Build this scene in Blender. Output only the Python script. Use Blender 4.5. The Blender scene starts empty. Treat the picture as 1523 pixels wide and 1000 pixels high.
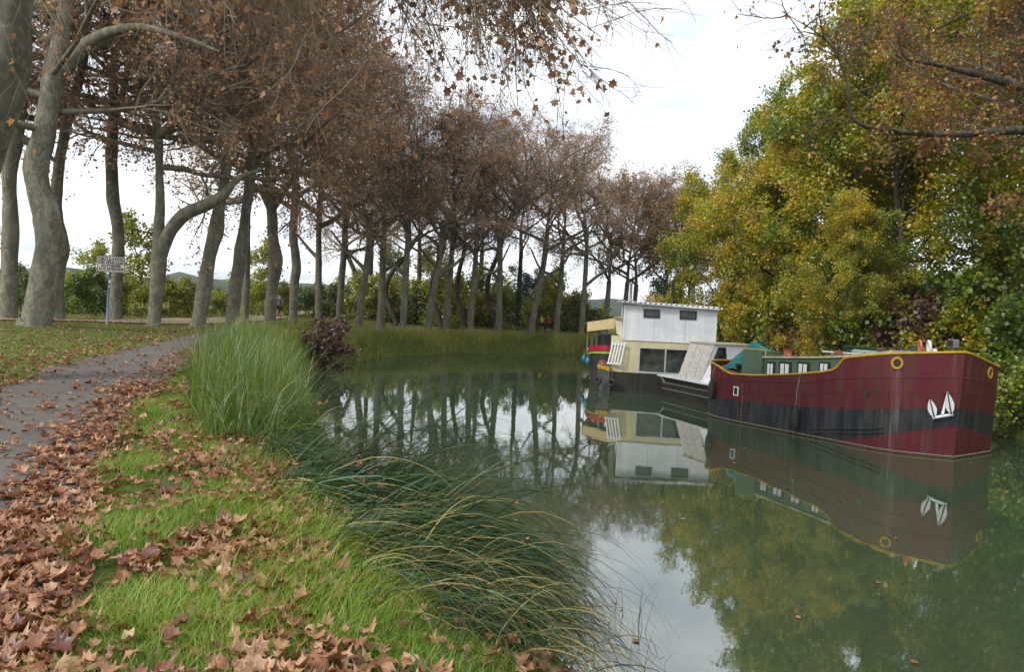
import bpy, math, random
import numpy as np
from mathutils import Vector, Matrix, Euler

# ------------------------------------------------------------------ camera
CAM_H = 3.3; FPX = 1100.0
scene = bpy.context.scene
COL = scene.collection
cam_d = bpy.data.cameras.new('camera'); cam = bpy.data.objects.new('camera', cam_d); COL.objects.link(cam)
cam_d.sensor_width = 36.0; cam_d.lens = 36.0*FPX/1523.0
cam_d.clip_start = 0.05; cam_d.clip_end = 9000
cam.matrix_world = Matrix.Translation((0,0,CAM_H)) @ Matrix.Rotation(math.radians(90-2.2),4,'X') @ Matrix.Rotation(math.radians(2.6),4,'Z')
scene.camera = cam
CM = np.array(cam.matrix_world.to_3x3())
def ray(px,py): return CM @ np.array([(px-761.5)/FPX, -(py-500)/FPX, -1.0])
def at(px,py,z=0.0):                       # pixel on a level plane
    r = ray(px,py); return np.array([0,0,CAM_H]) + r*((z-CAM_H)/r[2])
def aty(px,py,y):                          # pixel at a given distance
    r = ray(px,py); return np.array([0,0,CAM_H]) + r*(y/r[1])
def project(P):
    q = (np.asarray(P)-np.array([0,0,CAM_H])) @ CM
    return 761.5+FPX*q[...,0]/-q[...,2], 500-FPX*q[...,1]/-q[...,2], -q[...,2]

# ------------------------------------------------------------------ world, sun, exposure
world = bpy.data.worlds.new('World'); scene.world = world; world.use_nodes = True
wn = world.node_tree; wn.nodes.clear()
SUN_EL, SUN_AZ = math.radians(36), math.radians(-128)      # azimuth from +Y, clockwise
def wnode(t, **k):
    n = wn.nodes.new(t)
    for a,b in k.items(): setattr(n,a,b)
    return n
wo = wnode('ShaderNodeOutputWorld'); bg = wnode('ShaderNodeBackground')
sky = wnode('ShaderNodeTexSky', sky_type='NISHITA', sun_disc=False)
sky.sun_elevation = SUN_EL; sky.sun_rotation = SUN_AZ; sky.air_density=1.0; sky.dust_density=2.0
tc = wnode('ShaderNodeTexCoord')
sep = wnode('ShaderNodeSeparateXYZ'); wn.links.new(tc.outputs['Generated'], sep.inputs[0])
# project the view direction on a flat cloud deck
zz = wnode('ShaderNodeMath', operation='ADD'); zz.inputs[1].default_value = 0.16
za = wnode('ShaderNodeMath', operation='ABSOLUTE'); wn.links.new(sep.outputs[2], za.inputs[0]); wn.links.new(za.outputs[0], zz.inputs[0])
dx = wnode('ShaderNodeMath', operation='DIVIDE'); wn.links.new(sep.outputs[0],dx.inputs[0]); wn.links.new(zz.outputs[0],dx.inputs[1])
dy = wnode('ShaderNodeMath', operation='DIVIDE'); wn.links.new(sep.outputs[1],dy.inputs[0]); wn.links.new(zz.outputs[0],dy.inputs[1])
cb = wnode('ShaderNodeCombineXYZ'); wn.links.new(dx.outputs[0],cb.inputs[0]); wn.links.new(dy.outputs[0],cb.inputs[1])
n1 = wnode('ShaderNodeTexNoise'); n1.inputs['Scale'].default_value=0.9; n1.inputs['Detail'].default_value=7; n1.inputs['Roughness'].default_value=0.55
wn.links.new(cb.outputs[0], n1.inputs['Vector'])
r1 = wnode('ShaderNodeValToRGB'); r1.color_ramp.elements[0].position=0.30; r1.color_ramp.elements[1].position=0.56
r1.color_ramp.elements[0].color=(0.25,0.25,0.25,1); r1.color_ramp.elements[1].color=(1,1,1,1)
wn.links.new(n1.outputs[0], r1.inputs[0])
n2 = wnode('ShaderNodeTexNoise'); n2.inputs['Scale'].default_value=2.1; n2.inputs['Detail'].default_value=6
wn.links.new(cb.outputs[0], n2.inputs['Vector'])
r2 = wnode('ShaderNodeValToRGB'); r2.color_ramp.elements[0].position=0.36; r2.color_ramp.elements[1].position=0.66
r2.color_ramp.elements[0].color=(0.56,0.60,0.66,1); r2.color_ramp.elements[1].color=(0.93,0.93,0.93,1)
wn.links.new(n2.outputs[0], r2.inputs[0])
skm = wnode('ShaderNodeVectorMath', operation='SCALE'); skm.inputs['Scale'].default_value=0.11
wn.links.new(sky.outputs[0], skm.inputs[0])
mix = wnode('ShaderNodeMixRGB'); wn.links.new(r1.outputs[0], mix.inputs[0]); wn.links.new(skm.outputs[0], mix.inputs[1]); wn.links.new(r2.outputs[0], mix.inputs[2])
wn.links.new(mix.outputs[0], bg.inputs[0]); bg.inputs[1].default_value = 1.0
wn.links.new(bg.outputs[0], wo.inputs[0])

sun_d = bpy.data.lights.new('sun','SUN'); sun = bpy.data.objects.new('sun', sun_d); COL.objects.link(sun)
sun_d.energy = 1.5; sun_d.angle = math.radians(14); sun_d.color=(1.0,0.95,0.86)
sv = Vector((math.sin(SUN_AZ)*math.cos(SUN_EL), math.cos(SUN_AZ)*math.cos(SUN_EL), math.sin(SUN_EL)))
sun.rotation_euler = (-sv).to_track_quat('-Z','Y').to_euler(); sun.location=(0,0,60)
scene.view_settings.view_transform='Standard'; scene.view_settings.look='None'
scene.view_settings.gamma=1.0; scene.view_settings.use_curve_mapping=False
scene.view_settings.exposure=1.0
cy = scene.cycles
cy.max_bounces=6; cy.diffuse_bounces=3; cy.glossy_bounces=3; cy.transmission_bounces=3; cy.transparent_max_bounces=4
cy.caustics_reflective=False; cy.caustics_refractive=False; cy.use_denoising=True

# ------------------------------------------------------------------ helpers: objects and meshes
def tag(o,label=None,cat=None,group=None,kind=None):
    if label: o['label']=label
    if cat: o['category']=cat
    if group: o['group']=group
    if kind: o['kind']=kind
    return o
def empty(name,loc=(0,0,0),rz=0.0):
    o=bpy.data.objects.new(name,None); COL.objects.link(o); o.location=[float(v) for v in loc]; o.rotation_euler=(0,0,rz); o.empty_display_size=0.2
    return o
def link(name,me,parent=None,loc=None):
    o=bpy.data.objects.new(name,me); COL.objects.link(o)
    if parent: o.parent=parent
    if loc is not None: o.location=[float(v) for v in loc]
    return o
def np_mesh(name,V,polys,mats,midx=None,smooth=False,tint=None):
    me=bpy.data.meshes.new(name)
    V=np.ascontiguousarray(V,dtype=np.float32)
    polys=[np.asarray(p,dtype=np.int32) for p in polys]
    polys_ok=[i for i,p in enumerate(polys) if len(p)]
    loops=np.concatenate([polys[i].ravel() for i in polys_ok])
    tot=np.concatenate([np.full(len(polys[i]),polys[i].shape[1],np.int32) for i in polys_ok])
    start=np.concatenate([[0],np.cumsum(tot)[:-1]]).astype(np.int32)
    me.vertices.add(len(V)); me.vertices.foreach_set('co',V.ravel())
    me.loops.add(len(loops)); me.loops.foreach_set('vertex_index',loops)
    me.polygons.add(len(tot)); me.polygons.foreach_set('loop_start',start)
    for m in mats: me.materials.append(m)
    if midx is not None:
        mi=np.concatenate([np.broadcast_to(np.asarray(midx[i],np.int32),(len(polys[i]),)) for i in polys_ok]).astype(np.int32)
        me.polygons.foreach_set('material_index',mi)
    if smooth: me.polygons.foreach_set('use_smooth',np.ones(len(tot),bool))
    me.update(calc_edges=True)
    if tint is not None:
        a=me.attributes.new('tint','FLOAT','POINT'); a.data.foreach_set('value',np.ascontiguousarray(tint,dtype=np.float32))
    return me
class MB:
    """collects simple shapes in one mesh"""
    def __init__(s): s.V=[]; s.F=[]; s.M=[]
    def add(s,vs,fs,m=0):
        b=len(s.V); s.V+= [tuple(float(c) for c in v) for v in vs]
        s.F+=[tuple(b+i for i in f) for f in fs]; s.M+=[m]*len(fs); return s
    def hexa(s,p,m=0):            # 4 bottom, 4 top, counterclockwise from above
        return s.add(p,[(3,2,1,0),(4,5,6,7),(0,1,5,4),(1,2,6,5),(2,3,7,6),(3,0,4,7)],m)
    def box(s,x0,x1,y0,y1,z0,z1,m=0):
        return s.hexa([(x0,y0,z0),(x1,y0,z0),(x1,y1,z0),(x0,y1,z0),(x0,y0,z1),(x1,y0,z1),(x1,y1,z1),(x0,y1,z1)],m)
    def slab(s,a,b,z0,z1,t,m=0):  # upright board from a to b (xy), thickness t
        a=np.array(a,float); b=np.array(b,float); d=(b-a)/np.linalg.norm(b-a); n=np.array([-d[1],d[0]])*t/2
        c=[a-n,b-n,b+n,a+n]
        return s.hexa([(*q,z0) for q in c]+[(*q,z1) for q in c],m)
    def bar(s,a,b,w,h,m=0):       # bar between two 3d points
        a=Vector(a); b=Vector(b); d=(b-a).normalized(); u=Vector((0,0,1)) if abs(d.z)<.95 else Vector((1,0,0))
        x=d.cross(u).normalized()*(w/2); y=x.cross(d).normalized()*(h/2)
        p=[a-x-y,a+x-y,a+x+y,a-x+y,b-x-y,b+x-y,b+x+y,b-x+y]
        return s.add(p,[(0,1,2,3),(7,6,5,4),(0,4,5,1),(1,5,6,2),(2,6,7,3),(3,7,4,0)],m)
    def tube(s,pts,r,k=8,closed=False,m=0,caps=True):
        P=[Vector(p) for p in pts]; n=len(P); R=r if hasattr(r,'__len__') else [r]*n
        b=len(s.V); prev=None
        for i in range(n):
            if closed: t=(P[(i+1)%n]-P[i-1])
            else: t=P[min(i+1,n-1)]-P[max(i-1,0)]
            t=t.normalized() if t.length>1e-9 else Vector((0,0,1))
            u=prev if prev is not None else (Vector((0,0,1)) if abs(t.z)<.9 else Vector((1,0,0)))
            x=(u-t*u.dot(t)); x=x.normalized() if x.length>1e-6 else t.orthogonal().normalized(); prev=x; y=t.cross(x)
            for j in range(k):
                a=2*math.pi*j/k; s.V.append(tuple(P[i]+(x*math.cos(a)+y*math.sin(a))*R[i]))
        for i in range(n if closed else n-1):
            i2=(i+1)%n
            for j in range(k):
                s.F.append((b+i*k+j,b+i2*k+j,b+i2*k+(j+1)%k,b+i*k+(j+1)%k)[::-1]); s.M.append(m)
        if not closed and caps:
            s.F.append(tuple(b+j for j in range(k))); s.M.append(m)
            s.F.append(tuple(b+(n-1)*k+j for j in range(k))[::-1]); s.M.append(m)
        return s
    def torus(s,c,nrm,R,r,k=20,q=8,m=0,sy=1.0):
        nrm=Vector(nrm).normalized(); u=nrm.cross(Vector((0,0,1)));
        u=u.normalized() if u.length>1e-5 else Vector((1,0,0)); v=u.cross(nrm)
        return s.tube([Vector(c)+u*(R*math.cos(2*math.pi*i/k))+v*(R*sy*math.sin(2*math.pi*i/k)) for i in range(k)],r,q,True,m)
    def disc(s,c,nrm,R,k=20,m=0,sy=1.0,t=0.01):
        nrm=Vector(nrm).normalized(); u=nrm.cross(Vector((0,0,1)));
        u=u.normalized() if u.length>1e-5 else Vector((1,0,0)); v=u.cross(nrm); b=len(s.V)
        for o in (0,t):
            for i in range(k): s.V.append(tuple(Vector(c)+nrm*o+u*(R*math.cos(2*math.pi*i/k))+v*(R*sy*math.sin(2*math.pi*i/k))))
        s.F.append(tuple(b+k+i for i in range(k))); s.M.append(m)
        s.F.append(tuple(b+i for i in range(k))[::-1]); s.M.append(m)
        for i in range(k): s.F.append((b+i,b+(i+1)%k,b+k+(i+1)%k,b+k+i)); s.M.append(m)
        return s
    def build(s,name,mats,parent=None,smooth=False,bevel=0.0,loc=None):
        if not isinstance(mats,(list,tuple)): mats=[mats]
        me=bpy.data.meshes.new(name); me.from_pydata(s.V,[],s.F)
        for m in mats: me.materials.append(m)
        me.polygons.foreach_set('material_index',s.M)
        if smooth: me.polygons.foreach_set('use_smooth',[True]*len(s.F))
        me.update()
        o=link(name,me,parent,loc)
        if bevel>0:
            b=o.modifiers.new('bevel','BEVEL'); b.width=bevel; b.segments=1; b.limit_method='ANGLE'
        return o

# ------------------------------------------------------------------ helpers: materials
def mat_new(name):
    m=bpy.data.materials.new(name); m.use_nodes=True; nt=m.node_tree; nt.nodes.clear()
    o=nt.nodes.new('ShaderNodeOutputMaterial'); return m,nt,o
def N(nt,t,ins=None,**k):
    n=nt.nodes.new(t)
    for a,b in k.items(): setattr(n,a,b)
    if ins:
        for a,b in ins.items(): n.inputs[a].default_value=b
    return n
def ramp(nt,fac,stops):
    r=N(nt,'ShaderNodeValToRGB'); cr=r.color_ramp
    while len(cr.elements)<len(stops): cr.elements.new(0.5)
    for e,(p,c) in zip(cr.elements,stops): e.position=p; e.color=(c[0],c[1],c[2],1)
    nt.links.new(fac,r.inputs[0]); return r.outputs[0]
def noise(nt,scale,detail=5,rough=0.55,coord='Object',vec=None,scl=None,dist=0.0):
    n=N(nt,'ShaderNodeTexNoise',{'Scale':scale,'Detail':detail,'Roughness':rough,'Distortion':dist})
    if coord=='World': src=N(nt,'ShaderNodeNewGeometry').outputs['Position']
    else: src=N(nt,'ShaderNodeTexCoord').outputs[coord]
    if scl:
        mp=N(nt,'ShaderNodeMapping'); mp.inputs['Scale'].default_value=scl; nt.links.new(src,mp.inputs[0]); src=mp.outputs[0]
    nt.links.new(src,n.inputs['Vector']); return n.outputs[0]
def mixc(nt,f,a,b,mode='MIX'):
    m=N(nt,'ShaderNodeMixRGB',blend_type=mode)
    for i,v in ((0,f),(1,a),(2,b)):
        if isinstance(v,(int,float)): m.inputs[i].default_value=v
        elif isinstance(v,(tuple,list)): m.inputs[i].default_value=(*v[:3],1)
        else: nt.links.new(v,m.inputs[i])
    return m.outputs[0]
def bump(nt,h,strength=0.3,dist=0.02):
    b=N(nt,'ShaderNodeBump',{'Strength':strength,'Distance':dist}); nt.links.new(h,b.inputs['Height']); return b.outputs[0]
def principled(nt,out,col,rough=0.6,metal=0.0,normal=None,spec=None,ior=None):
    p=N(nt,'ShaderNodeBsdfPrincipled')
    for k,v in (('Base Color',col),('Roughness',rough)):
        if isinstance(v,(int,float)): p.inputs[k].default_value=v
        elif isinstance(v,(tuple,list)): p.inputs[k].default_value=(*v[:3],1)
        else: nt.links.new(v,p.inputs[k])
    p.inputs['Metallic'].default_value=metal
    if spec is not None: p.inputs['Specular IOR Level'].default_value=spec
    if ior is not None: p.inputs['IOR'].default_value=ior
    if normal is not None: nt.links.new(normal,p.inputs['Normal'])
    nt.links.new(p.outputs[0],out.inputs[0]); return p
def paint(name,col,rough=0.5,dirt=(0.10,0.09,0.05),amt=0.5,streak=True,scale=1.6,bmp=0.12,runoff=0.0):
    """weathered paint: blotches, vertical streaks and fine relief"""
    m,nt,o=mat_new(name)
    n_a=noise(nt,scale,6,0.6)
    base=mixc(nt,ramp(nt,n_a,[(0.35,(0,0,0)),(0.7,(1,1,1))]),[c*0.85 for c in col],[min(1,c*1.1) for c in col])
    n_b=noise(nt,2.2,6,0.65,scl=(3.0,3.0,0.35) if streak else (1,1,1))
    f=ramp(nt,n_b,[(0.44,(0,0,0)),(0.72,(amt,amt,amt))])
    c=mixc(nt,f,base,dirt)
    if runoff>0:
        n_r=noise(nt,1.1,5,0.6,scl=(2.6,2.6,0.12)); c=mixc(nt,ramp(nt,n_r,[(0.57,(0,0,0)),(0.70,(runoff,)*3)]),c,(0.34,0.33,0.32))
    n_c=noise(nt,14,4,0.6)
    r=ramp(nt,n_c,[(0.3,(rough*0.8,)*3),(0.7,(min(1,rough*1.25),)*3)])
    principled(nt,o,c,r,normal=bump(nt,n_c,bmp,0.01),spec=0.3); return m
def leafmat(name,stops,transl=0.35,clump=0.35,cscale=0.5,gloss=0.06,mottle=0.0):
    """leaf colour from a per-leaf tint plus slow drift through the crown"""
    m,nt,o=mat_new(name)
    at_=N(nt,'ShaderNodeAttribute',attribute_name='tint')
    n_=noise(nt,cscale,3,0.5,coord='World')
    mm=N(nt,'ShaderNodeMath',operation='MULTIPLY_ADD'); nt.links.new(n_,mm.inputs[0]); mm.inputs[1].default_value=clump*2; mm.inputs[2].default_value=-clump
    ad=N(nt,'ShaderNodeMath',operation='ADD',use_clamp=True); nt.links.new(at_.outputs['Fac'],ad.inputs[0]); nt.links.new(mm.outputs[0],ad.inputs[1])
    c=ramp(nt,ad.outputs[0],stops)
    if mottle>0:
        nm=noise(nt,22,4,0.65,coord='World'); c=mixc(nt,ramp(nt,nm,[(0.35,(0,0,0)),(0.7,(mottle,)*3)]),c,[v*.35 for v in stops[1][1]])
    d=N(nt,'ShaderNodeBsdfDiffuse'); t=N(nt,'ShaderNodeBsdfTranslucent'); nt.links.new(c,d.inputs[0])
    ct=mixc(nt,1.0,c,(1.25,1.15,0.7),'MULTIPLY'); nt.links.new(ct,t.inputs[0])
    mx=N(nt,'ShaderNodeMixShader'); mx.inputs[0].default_value=transl; nt.links.new(d.outputs[0],mx.inputs[1]); nt.links.new(t.outputs[0],mx.inputs[2])
    last=mx.outputs[0]
    if gloss>0:
        g=N(nt,'ShaderNodeBsdfGlossy',{'Roughness':0.45}); g.inputs[0].default_value=(0.9,0.95,1,1)
        m2=N(nt,'ShaderNodeMixShader'); m2.inputs[0].default_value=gloss; nt.links.new(last,m2.inputs[1]); nt.links.new(g.outputs[0],m2.inputs[2]); last=m2.outputs[0]
    nt.links.new(last,o.inputs[0]); return m
def plain(name,col,rough=0.6,metal=0.0,var=0.25,scale=8.0):
    m,nt,o=mat_new(name); n_=noise(nt,scale,4,0.6)
    c=mixc(nt,ramp(nt,n_,[(0.3,(0,0,0)),(0.7,(1,1,1))]),[v*(1-var) for v in col],[min(1,v*(1+var)) for v in col])
    principled(nt,o,c,rough,metal,normal=bump(nt,n_,0.08,0.01)); return m

MT={}
def bark(name,stops,scale=1.0,patch=0.5):
    m,nt,o=mat_new(name)
    a=noise(nt,3.2*scale,6,0.6,scl=(1,1,0.45)); c=ramp(nt,a,stops)
    v=N(nt,'ShaderNodeTexVoronoi',{'Scale':8.0*scale}); tcn=N(nt,'ShaderNodeTexCoord')
    mp=N(nt,'ShaderNodeMapping'); mp.inputs['Scale'].default_value=(1,1,0.5)
    ad=N(nt,'ShaderNodeVectorMath',operation='ADD'); nn=N(nt,'ShaderNodeTexNoise',{'Scale':4.0*scale,'Detail':3})
    nt.links.new(tcn.outputs['Object'],mp.inputs[0]); nt.links.new(mp.outputs[0],nn.inputs['Vector']); nt.links.new(mp.outputs[0],ad.inputs[0]); nt.links.new(nn.outputs[1],ad.inputs[1]); nt.links.new(ad.outputs[0],v.inputs['Vector'])
    f=ramp(nt,v.outputs['Color'],[(0.58,(0,0,0)),(0.70,(patch,patch,patch))])
    c2=mixc(nt,f,c,(0.31,0.295,0.225))
    h=noise(nt,9*scale,6,0.65,scl=(1,1,0.4))
    principled(nt,o,c2,0.9,normal=bump(nt,h,0.5,0.03),spec=0.15); return m
MT['bark']=bark('plane_bark',[(0.3,(0.095,0.090,0.066)),(0.5,(0.145,0.138,0.105)),(0.72,(0.20,0.195,0.15))])
MT['bark_dark']=bark('dark_bark',[(0.3,(0.025,0.022,0.016)),(0.55,(0.06,0.055,0.04)),(0.75,(0.10,0.095,0.07))],patch=0.15)
MT['twig_dark']=plain('dark_twig_bark',(0.085,0.068,0.048),0.95,var=0.4,scale=2.0)
MT['twig']=plain('twig_bark',(0.27,0.21,0.15),0.95,var=0.4,scale=2.0)
BROWN=[(0.0,(0.18,0.065,0.032)),(0.35,(0.37,0.19,0.105)),(0.65,(0.50,0.30,0.17)),(0.88,(0.50,0.32,0.15)),(1.0,(0.54,0.36,0.04))]
MT['plane_leaf']=leafmat('dry_plane_leaf',BROWN,0.25,0.2,0.4,0.03)
MT['oak_leaf']=leafmat('oak_leaf',[(0.0,(0.10,0.035,0.014)),(0.4,(0.24,0.10,0.032)),(0.7,(0.34,0.19,0.04)),(1.0,(0.24,0.25,0.02))],0.3,0.35,0.5,0.03)
MT['orange_leaf']=leafmat('orange_leaf',[(0.0,(0.08,0.035,0.012)),(0.4,(0.21,0.10,0.025)),(0.75,(0.30,0.17,0.03)),(1.0,(0.25,0.20,0.03))],0.3,0.3,0.3)
MT['yellow_leaf']=leafmat('yellow_green_leaf',[(0.0,(0.07,0.15,0.006)),(0.22,(0.15,0.24,0.006)),(0.42,(0.34,0.34,0.006)),(0.65,(0.52,0.42,0.008)),(0.85,(0.60,0.38,0.012)),(1.0,(0.50,0.20,0.025))],0.5,0.6,0.24)
MT['green_leaf']=leafmat('green_leaf',[(0.0,(0.045,0.11,0.010)),(0.4,(0.14,0.24,0.012)),(0.75,(0.30,0.34,0.012)),(1.0,(0.48,0.39,0.015))],0.5,0.45,0.35)
MT['bush_leaf']=leafmat('bush_leaf',[(0.0,(0.05,0.085,0.016)),(0.45,(0.12,0.17,0.028)),(0.8,(0.22,0.26,0.04)),(1.0,(0.32,0.28,0.06))],0.35,0.4,0.4)
MT['lime_leaf']=leafmat('lime_leaf',[(0.0,(0.11,0.17,0.01)),(0.5,(0.30,0.34,0.015)),(1.0,(0.50,0.44,0.03))],0.45,0.35,0.5)
MT['red_leaf']=leafmat('russet_leaf',[(0.0,(0.05,0.022,0.014)),(0.5,(0.13,0.065,0.04)),(1.0,(0.20,0.13,0.06))],0.25,0.3,0.8)
MT['pine_leaf']=leafmat('pine_needles',[(0.0,(0.010,0.025,0.014)),(0.6,(0.025,0.055,0.028)),(1.0,(0.06,0.09,0.04))],0.15,0.3,0.6)
MT['litter']=leafmat('fallen_leaf',[(0.0,(0.08,0.024,0.012)),(0.2,(0.20,0.068,0.030)),(0.45,(0.35,0.155,0.072)),(0.75,(0.47,0.26,0.135)),(1.0,(0.56,0.38,0.22))],0.12,0.12,3.0,0.04,0.7)
MT['grass']=leafmat('lawn_grass',[(0.0,(0.06,0.125,0.008)),(0.4,(0.145,0.26,0.012)),(0.75,(0.25,0.36,0.02)),(1.0,(0.42,0.39,0.12))],0.35,0.4,1.1,0.04)
MT['reed']=leafmat('reed_blade',[(0.0,(0.025,0.065,0.006)),(0.4,(0.075,0.15,0.008)),(0.75,(0.17,0.24,0.018)),(1.0,(0.34,0.30,0.10))],0.35,0.4,0.8,0.06)
MT['sedge']=leafmat('sedge_blade',[(0.0,(0.012,0.030,0.010)),(0.5,(0.032,0.072,0.020)),(0.82,(0.085,0.135,0.03)),(1.0,(0.30,0.24,0.09))],0.2,0.1,1.0,0.03)
MT['tallgrass']=leafmat('bank_grass',[(0.0,(0.10,0.14,0.018)),(0.45,(0.22,0.26,0.035)),(0.8,(0.34,0.34,0.07)),(1.0,(0.46,0.38,0.17))],0.3,0.35,0.35,0.03)

# ------------------------------------------------------------------ helpers: plants
def nrm(a): return a/np.maximum(np.linalg.norm(a,axis=-1,keepdims=True),1e-9)
def grow(rng,S,D,L,n,wig,grav):
    Nn=len(S); P=np.zeros((Nn,n+1,3)); P[:,0]=S; d=nrm(D.copy())
    for i in range(n):
        d=nrm(d+rng.normal(0,wig,(Nn,3))+np.array([0,0,1.0])*grav)
        P[:,i+1]=P[:,i]+d*(L/n)[:,None]
    return P
def spawn(rng,P,R,L,m,t0,t1,a0,a1,l0,l1,rr=0.55,up=0.0):
    Nn,n1,_=P.shape; n=n1-1
    k=np.repeat(np.arange(Nn),m); M=len(k)
    t=rng.uniform(t0,t1,M); s=np.minimum(t*n,n-1e-4); i=s.astype(int); f=(s-i)[:,None]
    S=P[k,i]*(1-f)+P[k,i+1]*f; T=nrm(P[k,i+1]-P[k,i])
    q=nrm(np.cross(T,rng.normal(0,1,(M,3)))); a=np.radians(rng.uniform(a0,a1,M))[:,None]
    D=nrm(T*np.cos(a)+q*np.sin(a)+np.array([0,0,up]))
    LL=L[k]*rng.uniform(l0,l1,M)*(1.15-0.5*t)
    RR=R[k]*(1-0.7*t)*rr
    return S,D,LL,RR
def tubes(P,R0,R1,k):
    Nn,n1,_=P.shape
    T=np.zeros_like(P); T[:,1:-1]=P[:,2:]-P[:,:-2]; T[:,0]=P[:,1]-P[:,0]; T[:,-1]=P[:,-1]-P[:,-2]; T=nrm(T)
    ref=np.where(np.abs(T[:,:1,2:3])<0.85,np.array([0,0,1.0]),np.array([1.0,0,0]))
    X=nrm(np.cross(T,ref)); Y=np.cross(T,X)
    r=R0[:,None]+(R1-R0)[:,None]*np.linspace(0,1,n1)[None]
    a=np.arange(k)*2*np.pi/k
    V=P[:,:,None]+(X[:,:,None]*np.cos(a)[:,None]+Y[:,:,None]*np.sin(a)[:,None])*r[:,:,None,None]
    base=(np.arange(Nn)*n1*k)[:,None,None]; ii=(np.arange(n1-1)*k)[None,:,None]; jj=np.arange(k)[None,None]; j2=(jj+1)%k
    F=np.stack([base+ii+jj,base+ii+j2,base+ii+k+j2,base+ii+k+jj],-1).reshape(-1,4)
    return V.reshape(-1,3),F
class Acc:
    def __init__(s): s.V=[];s.F={};s.n=0;s.T=[]
    def add(s,V,F,tint=0.5,m=0):
        s.V.append(V); s.F.setdefault((F.shape[1],m),[]).append(F+s.n); s.n+=len(V)
        s.T.append(np.broadcast_to(np.asarray(tint,float),(len(V),)))
    def mesh(s,name,mats,smooth=False):
        ks=list(s.F); return np_mesh(name,np.concatenate(s.V),[np.concatenate(s.F[k]) for k in ks],mats,[k[1] for k in ks],smooth,np.concatenate(s.T))
RH_V=np.array([[0,0,0],[-.42,.45,.10],[0,1,-.05],[.42,.45,.10]]); RH_F=np.array([[0,3,2],[0,2,1]])
def plane_leaf(rng,curl=0.25):
    """five-lobed dry leaf with an inner ring so that it can curl; petiole at the origin, tip towards +y"""
    ang=np.array([180,-150,-118,-95,-62,-42,-18,0,18,42,62,95,118,150.]); rad=np.array([.62,.36,.52,.80,.60,.92,.68,1.0,.68,.92,.60,.80,.52,.36])
    rad=rad*(1+rng.normal(0,.07,14)); ang=np.radians(ang+rng.normal(0,4,14))
    O=np.stack([np.sin(ang)*rad*.55,np.cos(ang)*rad*.55],-1); O[0]=(0,-.42)
    I=O*np.array([.55,.55]); 
    P=np.vstack([[[0,0]],I,O]); x,y=P[:,0],P[:,1]; r=np.hypot(x,y)
    c=rng.uniform(-.3,1.0)*curl; c2=rng.uniform(-.3,.9)*curl; sg=rng.normal(0,.5)*curl; ph=rng.uniform(0,6.28)
    z=c*x*x*5+c2*y*y*4+sg*x*y*4+curl*.5*r*r*np.sin(np.arctan2(x,y)*3+ph)+rng.normal(0,.03,len(P))*np.where(r>.2,1,.3)
    z[1:15]+=.02*np.cos(np.arange(14)*np.pi)
    k=1-curl*.25*np.clip(r-.2,0,1)*2
    wx=rng.uniform(.6,1.0); wy=rng.uniform(.8,1.05)
    V=np.stack([x*k*wx,y*k*wy+.42,z],-1)
    F=[[0,1+i,1+(i+1)%14] for i in range(14)]
    for i in range(14):
        j=(i+1)%14; F+=[[1+i,15+i,15+j],[1+i,15+j,1+j]]
    return V,np.array(F)[:, ::-1]
def rand_frames(rng,n,flat=0.0,az=None):
    """random orthonormal frames; flat -> normals near vertical"""
    nz=rng.normal(0,1,(n,3))
    if flat>0: nz=nz*(1-flat)+np.array([0,0,1.0])*flat*1.6
    nz=nrm(nz); x=nrm(np.cross(nz,rng.normal(0,1,(n,3)))); y=np.cross(nz,x)
    return x,y,nz
def scatter(acc,rng,P,size,tmpl,tint,flat=0.0,m=0,frames=None,droop=0.0):
    TV,TF=tmpl; n=len(P); X,Y,Z=frames if frames is not None else rand_frames(rng,n,flat)
    if droop>0:
        Y=nrm(Y+np.array([0,0,-droop])); X=nrm(np.cross(Y,Z)); Z=np.cross(X,Y)
    V=P[:,None]+(X[:,None]*TV[None,:,0:1]+Y[:,None]*TV[None,:,1:2]+Z[:,None]*TV[None,:,2:3])*size[:,None,None]
    F=(TF[None]+(np.arange(n)*len(TV))[:,None,None]).reshape(-1,TF.shape[1])
    acc.add(V.reshape(-1,3),F,np.repeat(tint,len(TV)),m)
def along(rng,P,m,t0=0.0,t1=1.0,jit=0.05):
    Nn,n1,_=P.shape; n=n1-1; k=np.repeat(np.arange(Nn),m); t=rng.uniform(t0,t1,len(k)); s=np.minimum(t*n,n-1e-4); i=s.astype(int); f=(s-i)[:,None]
    return P[k,i]*(1-f)+P[k,i+1]*f+rng.normal(0,jit,(len(k),3))
def blades(acc,rng,B,h,width,lean,droop,n,tint,az=None,zmin=None,m=0):
    """grass ribbons: base, height, lean fraction, droop"""
    k=len(B); az=rng.uniform(0,2*np.pi,k) if az is None else az
    H=np.stack([np.cos(az),np.sin(az),np.zeros(k)],-1)
    t=np.linspace(0,1,n+1)[None,:,None]
    P=B[:,None]+np.array([0,0,1.0])*(h[:,None,None]*(t-droop[:,None,None]*t**2.2))+H[:,None]*(h*lean)[:,None,None]*t**1.5
    if zmin is not None: P[:,:,2]=np.maximum(P[:,:,2],zmin(P[:,:,0],P[:,:,1]))
    sd=rng.uniform(-1,1,k)[:,None]*H+np.stack([-H[:,1],H[:,0],H[:,2]],-1); sd=nrm(sd)
    w=(width[:,None]*np.array([1.0-0.9*(i/n)**1.6 for i in range(n+1)])[None])[:,:,None]*0.5
    A=P-sd[:,None]*w; C=P+sd[:,None]*w
    V=np.stack([A,C],2).reshape(-1,3)
    b=(np.arange(k)*(n+1)*2)[:,None]; i=(np.arange(n)*2)[None]
    F=np.stack([b+i,b+i+1,b+i+3,b+i+2],-1).reshape(-1,4)
    acc.add(V,F,np.repeat(tint,(n+1)*2),m); return P

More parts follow.
